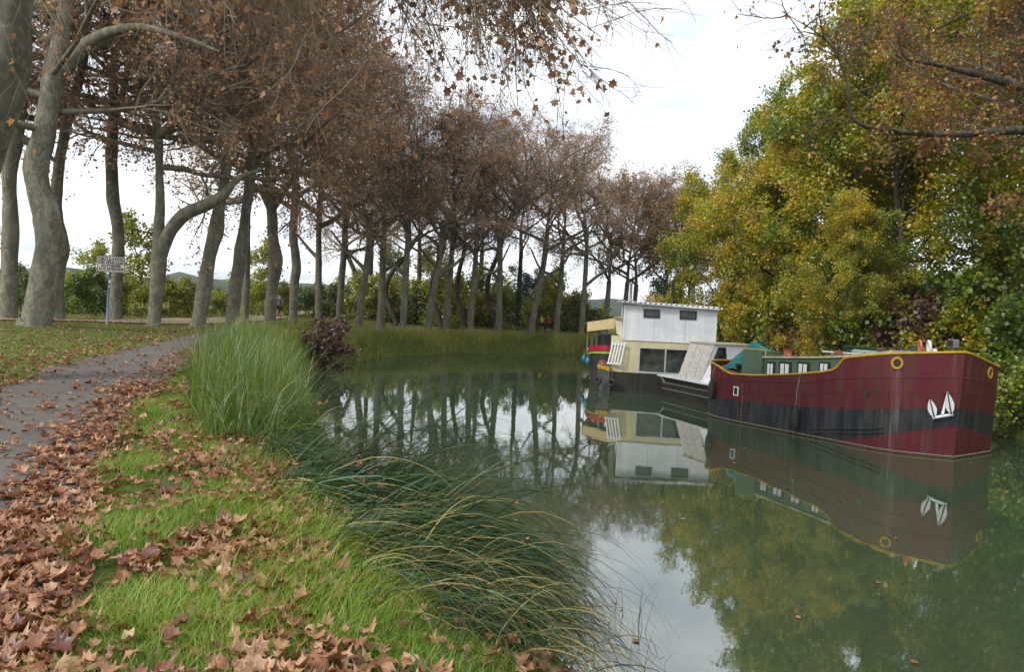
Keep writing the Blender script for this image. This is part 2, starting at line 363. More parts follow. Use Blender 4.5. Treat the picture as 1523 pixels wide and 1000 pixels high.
# ------------------------------------------------------------------ the lie of the land
def catmull(pts,n=10):
    p=np.array(pts,float); p=np.vstack([2*p[0]-p[1],p,2*p[-1]-p[-2]]); out=[]
    for i in range(1,len(p)-2):
        for t in np.linspace(0,1,n,endpoint=False):
            a,b,c,d=p[i-1],p[i],p[i+1],p[i+2]
            out.append(.5*((2*b)+(-a+c)*t+(2*a-5*b+4*c-d)*t*t+(-a+3*b-3*c+d)*t**3))
    out.append(p[-2]); return np.array(out)
LB=catmull([(9,-30),(5.2,-8),(2.9,0),(1.5,4),(0.55,7),(-1.0,10),(-2.9,14),(-5.0,19.5),(-7.0,26),(-8.6,32),(-9.0,36.3),(-8.0,40.2),(-6.5,45.6),(-2.8,50.3),(1.9,53.7),(5.5,54.9),(12,56),(24,56.5),(60,50),(160,20),(500,-120)])
RB=catmull([(130,-110),(60,-28),(33,1),(21.5,13.5),(16.6,20),(13.7,26),(12.1,31),(11.6,36),(12.0,41),(14,45.5),(20,48.5),(34,49),(70,38),(160,4),(500,-140)])
def sdist(x,y,C):
    """signed distance to a polyline, positive on the left of travel"""
    x=np.asarray(x,float).ravel(); y=np.asarray(y,float).ravel(); out=np.empty(len(x))
    A=C[:-1]; D=C[1:]-C[:-1]; LL=(D**2).sum(1)
    for s in range(0,len(x),8000):
        q=np.stack([x[s:s+8000],y[s:s+8000]],-1)[:,None]-A[None]
        t=np.clip((q*D).sum(-1)/LL,0,1); e=q-D*t[...,None]; d2=(e**2).sum(-1); j=d2.argmin(1); r=np.arange(len(j))
        cr=D[j,0]*q[r,j,1]-D[j,1]*q[r,j,0]
        out[s:s+8000]=np.sqrt(d2[r,j])*np.where(cr>=0,1,-1)
    return out
def sm(a,b,x): t=np.clip((x-a)/(b-a),0,1); return t*t*(3-2*t)
def vnoise(x,y,f,seed=0):
    x=np.asarray(x)*f; y=np.asarray(y)*f; i=np.floor(x); j=np.floor(y); u=x-i; v=y-j; u=u*u*(3-2*u); v=v*v*(3-2*v)
    def h(a,b):
        s=np.sin(a*127.1+b*311.7+seed*74.7)*43758.5453; return s-np.floor(s)
    return (h(i,j)*(1-u)+h(i+1,j)*u)*(1-v)+(h(i,j+1)*(1-u)+h(i+1,j+1)*u)*v
def terr_raw(x,y):
    sh=np.shape(x); x=np.asarray(x,float).ravel(); y=np.asarray(y,float).ravel()
    sl=sdist(x,y,LB); sr=-sdist(x,y,RB)
    top=1.65-0.55*sm(33,48,y)*sm(-16,-9,x)+0.15*sm(-15,-19,x)*sm(20,30,y)
    zl=np.where(sl<0,np.maximum(sl*0.9,-1.6),top*(0.62*sm(0,1.0,sl)+0.38*sm(0.3,2.6,sl)))
    zl=zl+np.where(sl>1.5,(vnoise(x,y,0.9,1)-.5)*0.06+(vnoise(x,y,0.25,2)-.5)*0.10,0)*np.clip((sl-1.5)/2,0,1)
    zl=zl-np.where(sl>60,np.minimum((sl-60)*0.012,1.6),0)
    zr=np.where(sr<0,np.maximum(sr*0.9,-1.6),1.1*sm(0,2.0,sr)+(vnoise(x,y,0.4,5)-.5)*0.2*np.clip(sr/2,0,1))
    z=np.where(sl>0,zl,np.where(sr>0,zr,np.maximum(zl,zr)))
    return z.reshape(sh)
def geo(a,b,n,r0): # growing steps
    s=np.geomspace(1,b/a,n); return a*s
GX=np.concatenate([-geo(47,2600,26,1)[::-1],np.arange(-45,-14,.75),np.arange(-14,8,.3),np.arange(8,46,.75),geo(47,2600,26,1)])
GY=np.concatenate([-geo(8,400,10,1)[::-1],np.arange(-6,1,1.0),np.arange(1,17,.3),np.arange(17,76,.75),geo(77,3200,30,1)])
gx,gy=np.meshgrid(GX,GY); GZ=terr_raw(gx,gy)
def terr(x,y):
    x=np.asarray(x,float); y=np.asarray(y,float)
    i=np.clip(np.searchsorted(GX,x)-1,0,len(GX)-2); j=np.clip(np.searchsorted(GY,y)-1,0,len(GY)-2)
    u=np.clip((x-GX[i])/(GX[i+1]-GX[i]),0,1); v=np.clip((y-GY[j])/(GY[j+1]-GY[j]),0,1)
    return (GZ[j,i]*(1-u)+GZ[j,i+1]*u)*(1-v)+(GZ[j+1,i]*(1-u)+GZ[j+1,i+1]*u)*v
nx_,ny_=len(GX),len(GY)
idx=np.arange(nx_*ny_).reshape(ny_,nx_)
F=np.stack([idx[:-1,:-1],idx[:-1,1:],idx[1:,1:],idx[1:,:-1]],-1).reshape(-1,4)
m,nt,o=mat_new('turf_soil')
a=noise(nt,1.3,8,0.65,coord='World'); b_=noise(nt,9,5,0.6,coord='World')
c=ramp(nt,a,[(0.3,(0.055,0.085,0.015)),(0.5,(0.085,0.115,0.02)),(0.7,(0.12,0.085,0.045))])
c=mixc(nt,ramp(nt,b_,[(0.4,(0,0,0)),(0.75,(0.8,0.8,0.8))]),c,(0.05,0.038,0.024))
principled(nt,o,c,0.95,normal=bump(nt,b_,0.6,0.05),spec=0.1); MT['soil']=m
ground=link('ground',np_mesh('ground',np.stack([gx.ravel(),gy.ravel(),GZ.ravel()],-1),[F],[MT['soil']],smooth=True)); tag(ground,kind='structure')

# road (asphalt lane) given by its two edges over y, sandy path by a centre line
RY=np.array([-3,1.0,3.1,5.8,8.5,11.5,14.5,17.5,21.5,25.3,28.5,32,36,40,43])
RR_=np.array([0.7,-0.95,-1.92,-3.2,-4.45,-5.6,-6.6,-7.5,-8.7,-9.75,-10.5,-11.3,-12.4,-13.8,-15.0])
RL_=np.array([-3.0,-4.3,-5.0,-6.1,-7.1,-8.1,-9.1,-9.95,-10.95,-11.85,-12.5,-13.2,-14.2,-15.4,-16.4])
def in_road(x,y,mrg=0.0): return (x>np.interp(y,RY,RL_)-mrg)&(x<np.interp(y,RY,RR_)+mrg)&(y<43)
SPC=catmull([(-60,18),(-34,26.5),(-24.5,30.6),(-20.6,33.0),(-18.0,36.3),(-17.3,41),(-17.6,48),(-18.2,55),(-19.6,64),(-24,84),(-34,120)],12)
def sheet(name,ys,xl,xr,k,z,matl,seed):
    V=[];rng=np.random.default_rng(seed)
    t=np.linspace(0,1,k+1)
    X=xl[:,None]*(1-t)+xr[:,None]*t; Y=np.repeat(ys[:,None],k+1,1)
    Z=terr(X,Y)+z
    i=np.arange(X.size).reshape(X.shape); F=np.stack([i[:-1,:-1],i[:-1,1:],i[1:,1:],i[1:,:-1]],-1).reshape(-1,4)
    return link(name,np_mesh(name,np.stack([X.ravel(),Y.ravel(),Z.ravel()],-1),[F],[matl],smooth=True))
m,nt,o=mat_new('worn_asphalt')
a=noise(nt,0.7,6,0.6,coord='World'); b_=noise(nt,60,3,0.7,coord='World'); d_=noise(nt,5,5,0.6,coord='World')
c=ramp(nt,a,[(0.3,(0.070,0.060,0.050)),(0.7,(0.125,0.108,0.090))])
c=mixc(nt,ramp(nt,b_,[(0.35,(0,0,0)),(0.75,(0.9,0.9,0.9))]),c,(0.16,0.155,0.15))
c=mixc(nt,ramp(nt,d_,[(0.52,(0,0,0)),(0.75,(0.6,0.6,0.6))]),c,(0.07,0.05,0.035))
principled(nt,o,c,0.85,normal=bump(nt,b_,0.5,0.01),spec=0.25); MT['asphalt']=m
ys=np.arange(-3,43.01,.2); wob=(vnoise(ys,ys*0,1.1,3)-.5)*.16
road=sheet('road',ys,np.interp(ys,RY,RL_)+wob,np.interp(ys,RY,RR_)-wob*0.9+(vnoise(ys,ys*0,2.7,8)-.5)*.1,14,0.022,MT['asphalt'],1); tag(road,kind='structure')
m,nt,o=mat_new('sandy_gravel')
a=noise(nt,2,6,0.6,coord='World'); b_=noise(nt,40,3,0.6,coord='World')
c=mixc(nt,ramp(nt,b_,[(0.35,(0,0,0)),(0.7,(0.6,0.6,0.6))]),ramp(nt,a,[(0.3,(0.30,0.235,0.165)),(0.7,(0.42,0.345,0.255))]),(0.22,0.16,0.11))
principled(nt,o,c,0.95,normal=bump(nt,b_,0.4,0.01),spec=0.1); MT['sand']=m
T_=np.gradient(SPC,axis=0); T_/=np.linalg.norm(T_,axis=1)[:,None]; Nn=np.stack([-T_[:,1],T_[:,0]],-1)
tt=np.linspace(-1.25,1.25,9); PX=SPC[:,None]+Nn[:,None]*tt[None,:,None]*(1+0.12*(vnoise(np.arange(len(SPC)),0,0.6,4)-.5))[:,None,None]
i=np.arange(PX.shape[0]*9).reshape(-1,9); F=np.stack([i[:-1,:-1],i[1:,:-1],i[1:,1:],i[:-1,1:]],-1).reshape(-1,4)[:, ::-1]
path=link('path',np_mesh('path',np.concatenate([PX.reshape(-1,2),(terr(PX[...,0],PX[...,1])+.05).reshape(-1,1)],1),[F],[MT['sand']],smooth=True)); tag(path,kind='structure')

# canal water
m,nt,o=mat_new('canal_water')
a1=noise(nt,1.1,3,0.5,coord='World',scl=(1,1,1)); a2=noise(nt,9.0,4,0.55,coord='World',scl=(1,0.55,1))
cm=N(nt,'ShaderNodeMath',operation='MULTIPLY_ADD'); nt.links.new(a2,cm.inputs[0]); cm.inputs[1].default_value=0.16; nt.links.new(a1,cm.inputs[2])
n_big=noise(nt,0.12,3,0.5,coord='World')
c=ramp(nt,n_big,[(0.35,(0.034,0.054,0.028)),(0.65,(0.050,0.070,0.036))])
principled(nt,o,c,0.015,normal=bump(nt,cm.outputs[0],0.020,0.10),ior=3.0); MT['water']=m
WX=np.concatenate([-geo(30,600,8,1)[::-1],np.linspace(-25,40,14),geo(46,800,8,1)]); WY=np.concatenate([[-200,-60,-20],np.linspace(-5,70,16),geo(80,300,4,1)])
wx,wy=np.meshgrid(WX,WY); i=np.arange(wx.size).reshape(wx.shape); F=np.stack([i[:-1,:-1],i[:-1,1:],i[1:,1:],i[1:,:-1]],-1).reshape(-1,4)
keep=[]
cx=wx.ravel()[F].mean(1); cy_=wy.ravel()[F].mean(1)
# only the canal corridor carries water
near=np.minimum(np.abs(sdist(cx,cy_,LB)),np.abs(sdist(cx,cy_,RB)))
inside=(sdist(cx,cy_,LB)<0)&(sdist(cx,cy_,RB)>0)
F=F[inside|(near<np.maximum(9,0.2*np.hypot(cx,cy_)))]
water=link('water',np_mesh('water',np.stack([wx.ravel(),wy.ravel(),np.zeros(wx.size)],-1),[F],[MT['water']])); tag(water,kind='structure')

# far wooded hills
m,nt,o=mat_new('wooded_hill')
a=noise(nt,0.02,8,0.7,coord='World'); c=ramp(nt,a,[(0.35,(0.02,0.035,0.018)),(0.6,(0.045,0.06,0.025)),(0.75,(0.09,0.085,0.035))])
principled(nt,o,c,0.95,normal=bump(nt,a,1.0,6.0),spec=0.05); MT['hill']=m
th=np.radians(np.linspace(-75,75,220)); 
V=[];rows=[(620,-6),(720,9),(820,17),(960,22),(1150,20)]
for q,(r,h) in enumerate(rows):
    hh=h*(0.55+0.9*vnoise(th*9,th*0+q,1.0,11))*(0.75+.5*vnoise(th*40,th*0+q,1.0,12)) if h>0 else h+0*th
    if h>0: hh=hh*np.interp(np.degrees(th),[-75,-40,-32,-20,-8,4,12,30,75],[1,1,.8,1.15,.95,.75,.7,.9,1])
    V.append(np.stack([np.sin(th)*r,np.cos(th)*r,hh],-1))
i=np.arange(len(rows)*220).reshape(len(rows),220); F=np.stack([i[:-1,:-1],i[1:,:-1],i[1:,1:],i[:-1,1:]],-1).reshape(-1,4)[:, ::-1]
hills=link('hills',np_mesh('hills',np.concatenate(V),[F],[MT['hill']],smooth=True)); tag(hills,kind='structure')

# ------------------------------------------------------------------ trees: crown kits (shared between copies)
def make_plane_kit(seed,h=10.0,w=4.6,leafm='plane_leaf',leaves=9,lsize=0.15,dens=1.0,droopy=-0.05,el0=28):
    """bare-ish plane crown above a fork at the origin: limbs+twigs mesh and leaf mesh"""
    rng=np.random.default_rng(seed); wood=Acc(); fol=Acc()
    # leader
    S=np.zeros((1,3)); P0=grow(rng,S,np.array([[rng.normal(0,.12),rng.normal(0,.12),1.0]]),np.array([h*.82]),8,.10,.05)
    R0=np.array([.145]); wood.add(*tubes(P0,R0,R0*.12,7),m=1)
    k=int(11*dens); t=np.linspace(.02,.85,k); s=np.minimum(t*8,7.999); i=s.astype(int); f=(s-i)[:,None]
    S1=P0[0,i]*(1-f)+P0[0,i+1]*f; az=np.arange(k)*2.4+rng.uniform(0,6)+rng.normal(0,.3,k); el=np.radians(np.interp(t,[0,.45,1],[el0,(el0+58)/2,62])+rng.normal(0,8,k))
    D1=np.stack([np.cos(az)*np.cos(el),np.sin(az)*np.cos(el),np.sin(el)],-1); L1=w*np.interp(t,[0,.35,1],[1.05,1.1,.55])*rng.uniform(.85,1.15,k); R1=.115*np.interp(t,[0,1],[1.1,.5])*rng.uniform(.8,1.2,k)
    P1=grow(rng,S1,D1,L1,7,.17,.05); wood.add(*tubes(P1,R1,R1*.25,6),m=1)
    S2,D2,L2,R2=spawn(rng,P1,R1,L1,int(8*dens),.22,1,25,65,.30,.55,.6,.10); P2=grow(rng,S2,D2,L2,5,.20,0.02); wood.add(*tubes(P2,np.maximum(R2,.018),np.maximum(R2*.3,.006),4))
    S3,D3,L3,R3=spawn(rng,P2,R2,L2,int(7*dens),.2,1,25,70,.40,.75,.6,.0); P3=grow(rng,S3,D3,np.maximum(L3,.35),4,.20,droopy); wood.add(*tubes(P3,np.maximum(R3,.010),np.full(len(R3),.004),3))
    S4,D4,L4,R4=spawn(rng,P3,R3,np.maximum(L3,.4),4,.2,1,25,70,.45,.9,.6,-.1); P4=grow(rng,S4,D4,np.maximum(L4,.25),3,.22,droopy*2.5); wood.add(*tubes(P4,np.full(len(R4),.0065),np.full(len(R4),.003),3))
    LP=np.concatenate([along(rng,P4,max(1,leaves//4),.3,1,.06),along(rng,P3,leaves//3+1,.3,1,.06)])
    n=len(LP); tint=np.clip(rng.beta(2.0,2.4,n),0,1); tint=np.where(rng.random(n)<.03,1.0,tint*0.93)
    scatter(fol,rng,LP,rng.uniform(.6,1.25,n)*lsize,(RH_V,RH_F),tint,droop=.5)
    return wood.mesh('plane_branches',[MT['twig'],MT['bark']]),fol.mesh('plane_crown',[MT[leafm]])
def make_leafy_kit(seed,h,w,leaves,lsize,leafm,shape='ovoid',zlow=-1.5,trunk_r=.14,tmpl=(RH_V,RH_F),clus=.34,n1=16):
    rng=np.random.default_rng(seed); wood=Acc(); fol=Acc()
    P0=grow(rng,np.zeros((1,3)),np.array([[rng.normal(0,.1),rng.normal(0,.1),1.0]]),np.array([h*.85]),8,.10,.05); R0=np.array([trunk_r])
    wood.add(*tubes(P0,R0,R0*.15,6))
    k=n1; t=np.linspace(.0,.9,k); s=np.minimum(t*8,7.999); i=s.astype(int); f=(s-i)[:,None]; S1=P0[0,i]*(1-f)+P0[0,i+1]*f
    az=np.arange(k)*2.4+rng.normal(0,.35,k); el=np.radians(np.interp(t,[0,1],[8,65])+rng.normal(0,9,k))
    D1=np.stack([np.cos(az)*np.cos(el),np.sin(az)*np.cos(el),np.sin(el)],-1)
    prof={'ovoid':np.interp(t,[0,.3,.7,1],[.85,1.05,.8,.45]),'round':np.interp(t,[0,.5,1],[1,1,.8]),'cone':np.interp(t,[0,1],[1.1,.25])}[shape]
    L1=w*prof*rng.uniform(.75,1.2,k); R1=np.full(k,trunk_r*.5)*np.interp(t,[0,1],[1,.5])
    P1=grow(rng,S1,D1,L1,6,.16,.02); wood.add(*tubes(P1,R1,R1*.2,5))
    S2,D2,L2,R2=spawn(rng,P1,R1,L1,8,.2,1,25,70,.28,.5,.55,.05); P2=grow(rng,S2,D2,np.maximum(L2,.3),4,.2,0); wood.add(*tubes(P2,np.maximum(R2,.012),np.full(len(R2),.005),4))
    S3,D3,L3,R3=spawn(rng,P2,R2,np.maximum(L2,.3),5,.25,1,25,75,.45,.8,.55,-.02); P3=grow(rng,S3,D3,np.maximum(L3,.22),3,.2,-.06); wood.add(*tubes(P3,np.full(len(R3),.008),np.full(len(R3),.003),3))
    m=max(1,int(leaves/len(P3))); LP=along(rng,P3,m,.1,1.1,clus*.45)
    n=len(LP); br=np.repeat(rng.uniform(0,1,len(P3)),m); tint=np.clip(.18+.5*br+rng.normal(0,.16,n),0,1)
    scatter(fol,rng,LP,rng.uniform(.65,1.3,n)*lsize,tmpl,tint,flat=.25)
    return wood.mesh('limbs',[MT['bark_dark']]),fol.mesh('leaf_crown',[MT[leafm]])
def limb_mesh(name,runs,matl,k=12,bumps=0.05,seed=0):
    """trunk and limbs as tubes with lumps; runs = list of (points, radii)"""
    rng=np.random.default_rng(seed); acc=Acc()
    for pts,rad in runs:
        C=catmull(np.column_stack([np.array(pts,float),np.array(rad,float)]),5); P=C[:,:3]; R=np.maximum(C[:,3],.004); n=len(P)
        T=np.gradient(P,axis=0); T=nrm(T); ref=np.array([1.0,0,0]) if abs(T[0,2])>.8 else np.array([0,0,1.0])
        X=nrm(np.cross(T,ref)); Y=np.cross(T,X); a=np.arange(k)*2*np.pi/k
        lump=1+bumps*(np.sin(a[None]*2+P[:,2:3]*2.1+seed)+.7*np.sin(a[None]*3-P[:,2:3]*3.3+seed*2.2)+rng.normal(0,.5,(n,k)))
        V=P[:,None]+(X[:,None]*np.cos(a)[None,:,None]+Y[:,None]*np.sin(a)[None,:,None])*(R[:,None]*lump)[...,None]
        i=(np.arange(n-1)*k)[:,None]; j=np.arange(k)[None]; j2=(j+1)%k
        F=np.stack([i+j,i+j2,i+k+j2,i+k+j],-1).reshape(-1,4); acc.add(V.reshape(-1,3),F)
    return acc.mesh(name,[matl],smooth=True)
PK=[make_plane_kit(100+s,h=11,w=6.2,leaves=8,lsize=.118,dens=1.3,droopy=-.15,el0=2) for s in range(4)]
PKF=[make_plane_kit(200+s,h=10.2,w=5.8,leaves=5,lsize=.11,dens=1.15,el0=18,droopy=-.09) for s in range(3)]
PKO=[make_plane_kit(300,h=10.0,w=4.8,leaves=12,lsize=.16,dens=1.1,leafm='orange_leaf')]
def put(name,me,parent,loc=(0,0,0),rz=0.0,s=1.0):
    o=link(name,me,parent,loc); o.rotation_euler=(0,0,rz); o.scale=(s,s,s) if not hasattr(s,'__len__') else s; return o
def plane_tree(base,trunk,label,kit,group='plane trees along the towpath',s=1.0,rz=0.0,extra=(),seed=0,matl='bark',crown_at=None,kits=None):
    """base xyz; trunk = list of (x,y,z,r) relative to base; crown sits on the last point"""
    t=empty('plane_tree',base); tag(t,label,'tree',group)
    tr=[(0,0,-.25,trunk[0][3]*1.45),(0,0,.05,trunk[0][3]*1.22)]+[q for q in trunk]
    runs=[([q[:3] for q in tr],[q[3] for q in tr])]+[([q[:3] for q in e],[q[3] for q in e]) for e in extra]
    link('trunk',limb_mesh('trunk',runs,MT[matl],seed=seed),t)
    top=crown_at if crown_at is not None else trunk[-1][:3]
    top=(top[0],top[1],top[2]-.15)
    a,b=(kits or PK)[kit]
    put('branches',a,t,top,rz,s); put('crown',b,t,top,rz,s)
    return t
def px_trunk(pts,y,base_z=None):
    """trunk centre line through pixels at a fixed distance; pts = (px,py,width_px)"""
    P=[aty(a,b,y) for a,b,_ in pts]; sc=y/FPX*.86
    b=P[0].copy(); b[2]=float(terr(b[0],b[1])) if base_z is None else base_z
    return b,[(p[0]-b[0],p[1]-b[1],p[2]-b[2],w*sc/2) for p,(_,_,w) in zip(P,pts)]

# --- near trunks traced from the photograph
b,t=px_trunk([(53,488,50),(68,400,42),(72,330,42),(58,285,38),(54,245,40),(66,195,33),(80,120,30),(95,30,24),(108,-60,20),(118,-140,16)],28.2)
PX=1/39.0
plane_tree(b,t,'stout crooked plane tree with a kinked swollen trunk by the sandy path',0,s=1.15,rz=.4,seed=1,
  extra=[[( *t[6][:3],.30),(t[6][0]+1.3,0,t[6][2]+1.5,.22),(t[6][0]+3.2,-.4,t[6][2]+2.0,.16),(t[6][0]+5.2,-1,t[6][2]+1.5,.10),(t[6][0]+6.8,-1.4,t[6][2]+.9,.05)],
         [( *t[7][:3],.2),(t[7][0]-1.5,.3,t[7][2]+1.0,.15),(t[7][0]-3.2,.6,t[7][2]+2.4,.08)]],crown_at=t[5][:3])
b,t=px_trunk([(12,478,28),(14,400,26),(16,330,24),(14,260,22),(24,200,24),(32,130,20),(38,40,17),(42,-60,13)],32.1)
plane_tree(b,t,'slim dark plane tree behind the sandy path beside the kinked one',1,s=1.20,rz=2.2,seed=2,crown_at=t[5][:3],
  extra=[[( *t[4][:3],.2),(t[4][0]+1.0,.2,t[4][2]-.6,.12),(t[4][0]+1.5,.3,t[4][2]-1.0,.08)]])
b,t=px_trunk([(83,480,26),(85,400,25),(92,370,24),(84,320,20),(86,260,17),(98,190,16),(118,120,14),(128,60,12),(135,-20,10)],34.2)
plane_tree(b,t,'plane tree leaning out from behind the kinked trunk, with a burr at head height',2,s=1.20,rz=4.0,seed=3,crown_at=t[5][:3])
b,t=px_trunk([(171,481,23),(173,420,21),(176,350,19),(168,290,20),(166,240,20),(168,180,16),(170,100,14),(172,30,12)],36.9)
plane_tree(b,t,'straight plane tree standing right behind the road sign',3,s=1.30,rz=1.0,seed=4,crown_at=t[5][:3])
b,t=px_trunk([(228,487,22),(234,420,23),(237,380,26),(236,350,20),(238,310,15),(237,250,13),(232,190,12),(225,130,10)],34.0)
plane_tree(b,t,'plane tree with a thick low limb bending out towards its neighbour',0,s=1.15,rz=3.0,seed=5,crown_at=t[5][:3],
  extra=[[( *t[2][:3],.34),(t[2][0]+.45,-.1,t[2][2]+1.0,.30),(t[2][0]+1.2,-.2,t[2][2]+1.9,.29),(t[2][0]+2.1,-.2,t[2][2]+2.35,.27),(t[2][0]+2.9,-.1,t[2][2]+2.9,.22),(t[2][0]+3.5,.1,t[2][2]+3.7,.14),(t[2][0]+4.5,.3,t[2][2]+4.2,.07)]])
b,t=px_trunk([(294,487,27),(302,440,25),(312,380,23),(322,340,25),(326,310,19),(334,270,17),(342,210,15),(348,150,12),(352,90,10)],36.0)
plane_tree(b,t,'plane tree leaning towards the canal, its trunk swollen halfway up',1,s=1.40,rz=5.1,seed=6,crown_at=t[6][:3])
b,t=px_trunk([(345,483,23),(350,430,22),(358,380,23),(363,340,18),(370,280,16),(374,220,14),(376,150,12)],39.5)
plane_tree(b,t,'plane tree leaning slightly beside the end of the asphalt lane',2,s=1.40,rz=.9,seed=7,crown_at=t[4][:3])
b,t=px_trunk([(364,470,13),(366,420,13),(367,360,12),(368,300,10),(368,240,9)],46)
plane_tree(b,t,'thin plane tree across the sandy path, half hidden by a thicker trunk',3,s=1.30,rz=2.5,seed=8,crown_at=t[3][:3])
b,t=px_trunk([(401,476,19),(404,430,19),(410,392,23),(406,350,18),(404,310,17),(400,260,13),(395,200,10)],45.0)
plane_tree(b,t,'forked plane tree with a knobbly burr, next to the jogger',0,s=1.45,rz=1.9,seed=9,crown_at=t[5][:3],
  extra=[[( *t[4][:3],.3),(t[4][0]-.7,0,t[4][2]+1.0,.18),(t[4][0]-1.8,.2,t[4][2]+1.9,.1)],[( *t[4][:3],.3),(t[4][0]+.8,0,t[4][2]+1.2,.18),(t[4][0]+1.6,.2,t[4][2]+2.6,.1)]])
b,t=px_trunk([(436,474,15),(438,420,15),(441,395,16),(436,350,14),(438,310,13),(440,260,11)],49.0)
plane_tree(b,t,'upright plane tree just past the jogger, a side limb leaving low',3,s=1.40,rz=4.4,seed=10,crown_at=t[5][:3],
  extra=[[( *t[4][:3],.22),(t[4][0]-.7,-.1,t[4][2]+.3,.14),(t[4][0]-1.5,-.2,t[4][2]+.9,.08)]])
# --- the row round the bend
ROW=[(474,465,13,54,0),(505,466,13,56,8),(533,482,13,52,16),(566,486,14,54,4),(599,492,13,53,7),(635,494,13,54,20),(662,497,12,56,10),(698,502,12,56,10),(742,497,12,58,2),(789,499,12,58,22),(827,503,10,59,10),(864,506,10,59,8)]
LAB=['straight bare plane tree at the start of the bend, inland of the russet bush','pale straight plane tree rising behind the russet bush','plane tree leaning gently towards the water just past the russet bush',
 'straight thick plane tree at the top of the reedy bank on the bend','plane tree standing in front of a bent dark trunk on the bend','strongly leaning plane tree crossed by low curved limbs on the bend',
 'plane tree sharing its foot with a bowed trunk on the bend','slightly curved plane tree at the brink of the reedy bank','very straight plane tree beside a slanting thin trunk','forked plane tree leaning over in front of the dark pine','slender plane tree by the two cyclists','last slender plane tree before the moored tug']
for k,(px,py,w,y,ln) in enumerate(ROW):
    rng=random.Random(k*7+3); kk=y/1100*1.0
    pts=[(px,py+6,w),(px+ln*.3,py-40,w*.9),(px+ln*.7,py-80,w*.82),(px+ln,py-125,w*.72),(px+ln*1.2,py-165,w*.55)]
    b,t=px_trunk(pts,y); b[2]=float(terr(b[0],b[1])); z5=t[-1][2]
    ex=[]
    for q in range(rng.choice((1,2,2))):
        s_=1 if (q+k)%2 else -1; p=t[3] if q else t[2]
        ex.append([( *p[:3],.16),(p[0]+s_*.8,.2,p[2]+.7,.12),(p[0]+s_*1.7,.3,p[2]+1.1+rng.random(),.09),(p[0]+s_*2.6,.2,p[2]+2.4+rng.random(),.05)])
    plane_tree(b,t,LAB[k],k%3,kits=PKF,s=rng.uniform(.95,1.1)*(1.4,1.35,1.25,1.2,1.15,1.12,1.08,1.06,1.02,1.0,.95,.95)[k],rz=rng.uniform(0,6.28),extra=ex,seed=20+k,crown_at=t[3][:3],group='plane trees round the canal bend')
BACK=[(522,70,20,-14),(588,66,-28,30),(655,66,-26,14),(690,65,-20,8),(738,65,-26,14),(549,72,4,2),(622,74,3,1),(770,70,5,3),(718,76,-5,1)]
for k,(px,y,l1,l2) in enumerate(BACK):
    rng=random.Random(k*13+5)
    pts=[(px,478,9),(px+l1*.5,440,8.5),(px+l1*.5+l2*.2,410,8),(px+l1*.4+l2,375,7),(px+l1*.3+l2,340,5)]
    b,t=px_trunk(pts,y); b[2]=float(terr(b[0],b[1]))
    plane_tree(b,t,'bowed dark plane tree in the second row behind the bend' if abs(l1)>10 else 'thin straight plane tree in the second row behind the bend',k%3,kits=PKF,s=rng.uniform(.9,1.05),rz=rng.uniform(0,6.28),seed=50+k,matl='bark_dark',crown_at=t[3][:3],group='second row of plane trees behind the bend')
for k,(x,y,s_) in enumerate([(7.6,61,.95),(9.4,63,1.0),(12.6,62.5,.95),(11.0,68,1.05),(15.5,66,1.0),(14.2,59.6,.85),(17.5,60.5,.9)]):
    z=float(terr(x,y)); plane_tree((x,y,z),[(0,0,.2,.25),(.1,0,2.5,.22),(.2,.1,4.8,.19)],'russet plane tree in the far row, its trunk hidden behind the houseboat',0,kits=PKO if k>1 else PKF,s=s_,rz=k*1.3,seed=80+k,group='far plane trees behind the houseboat')

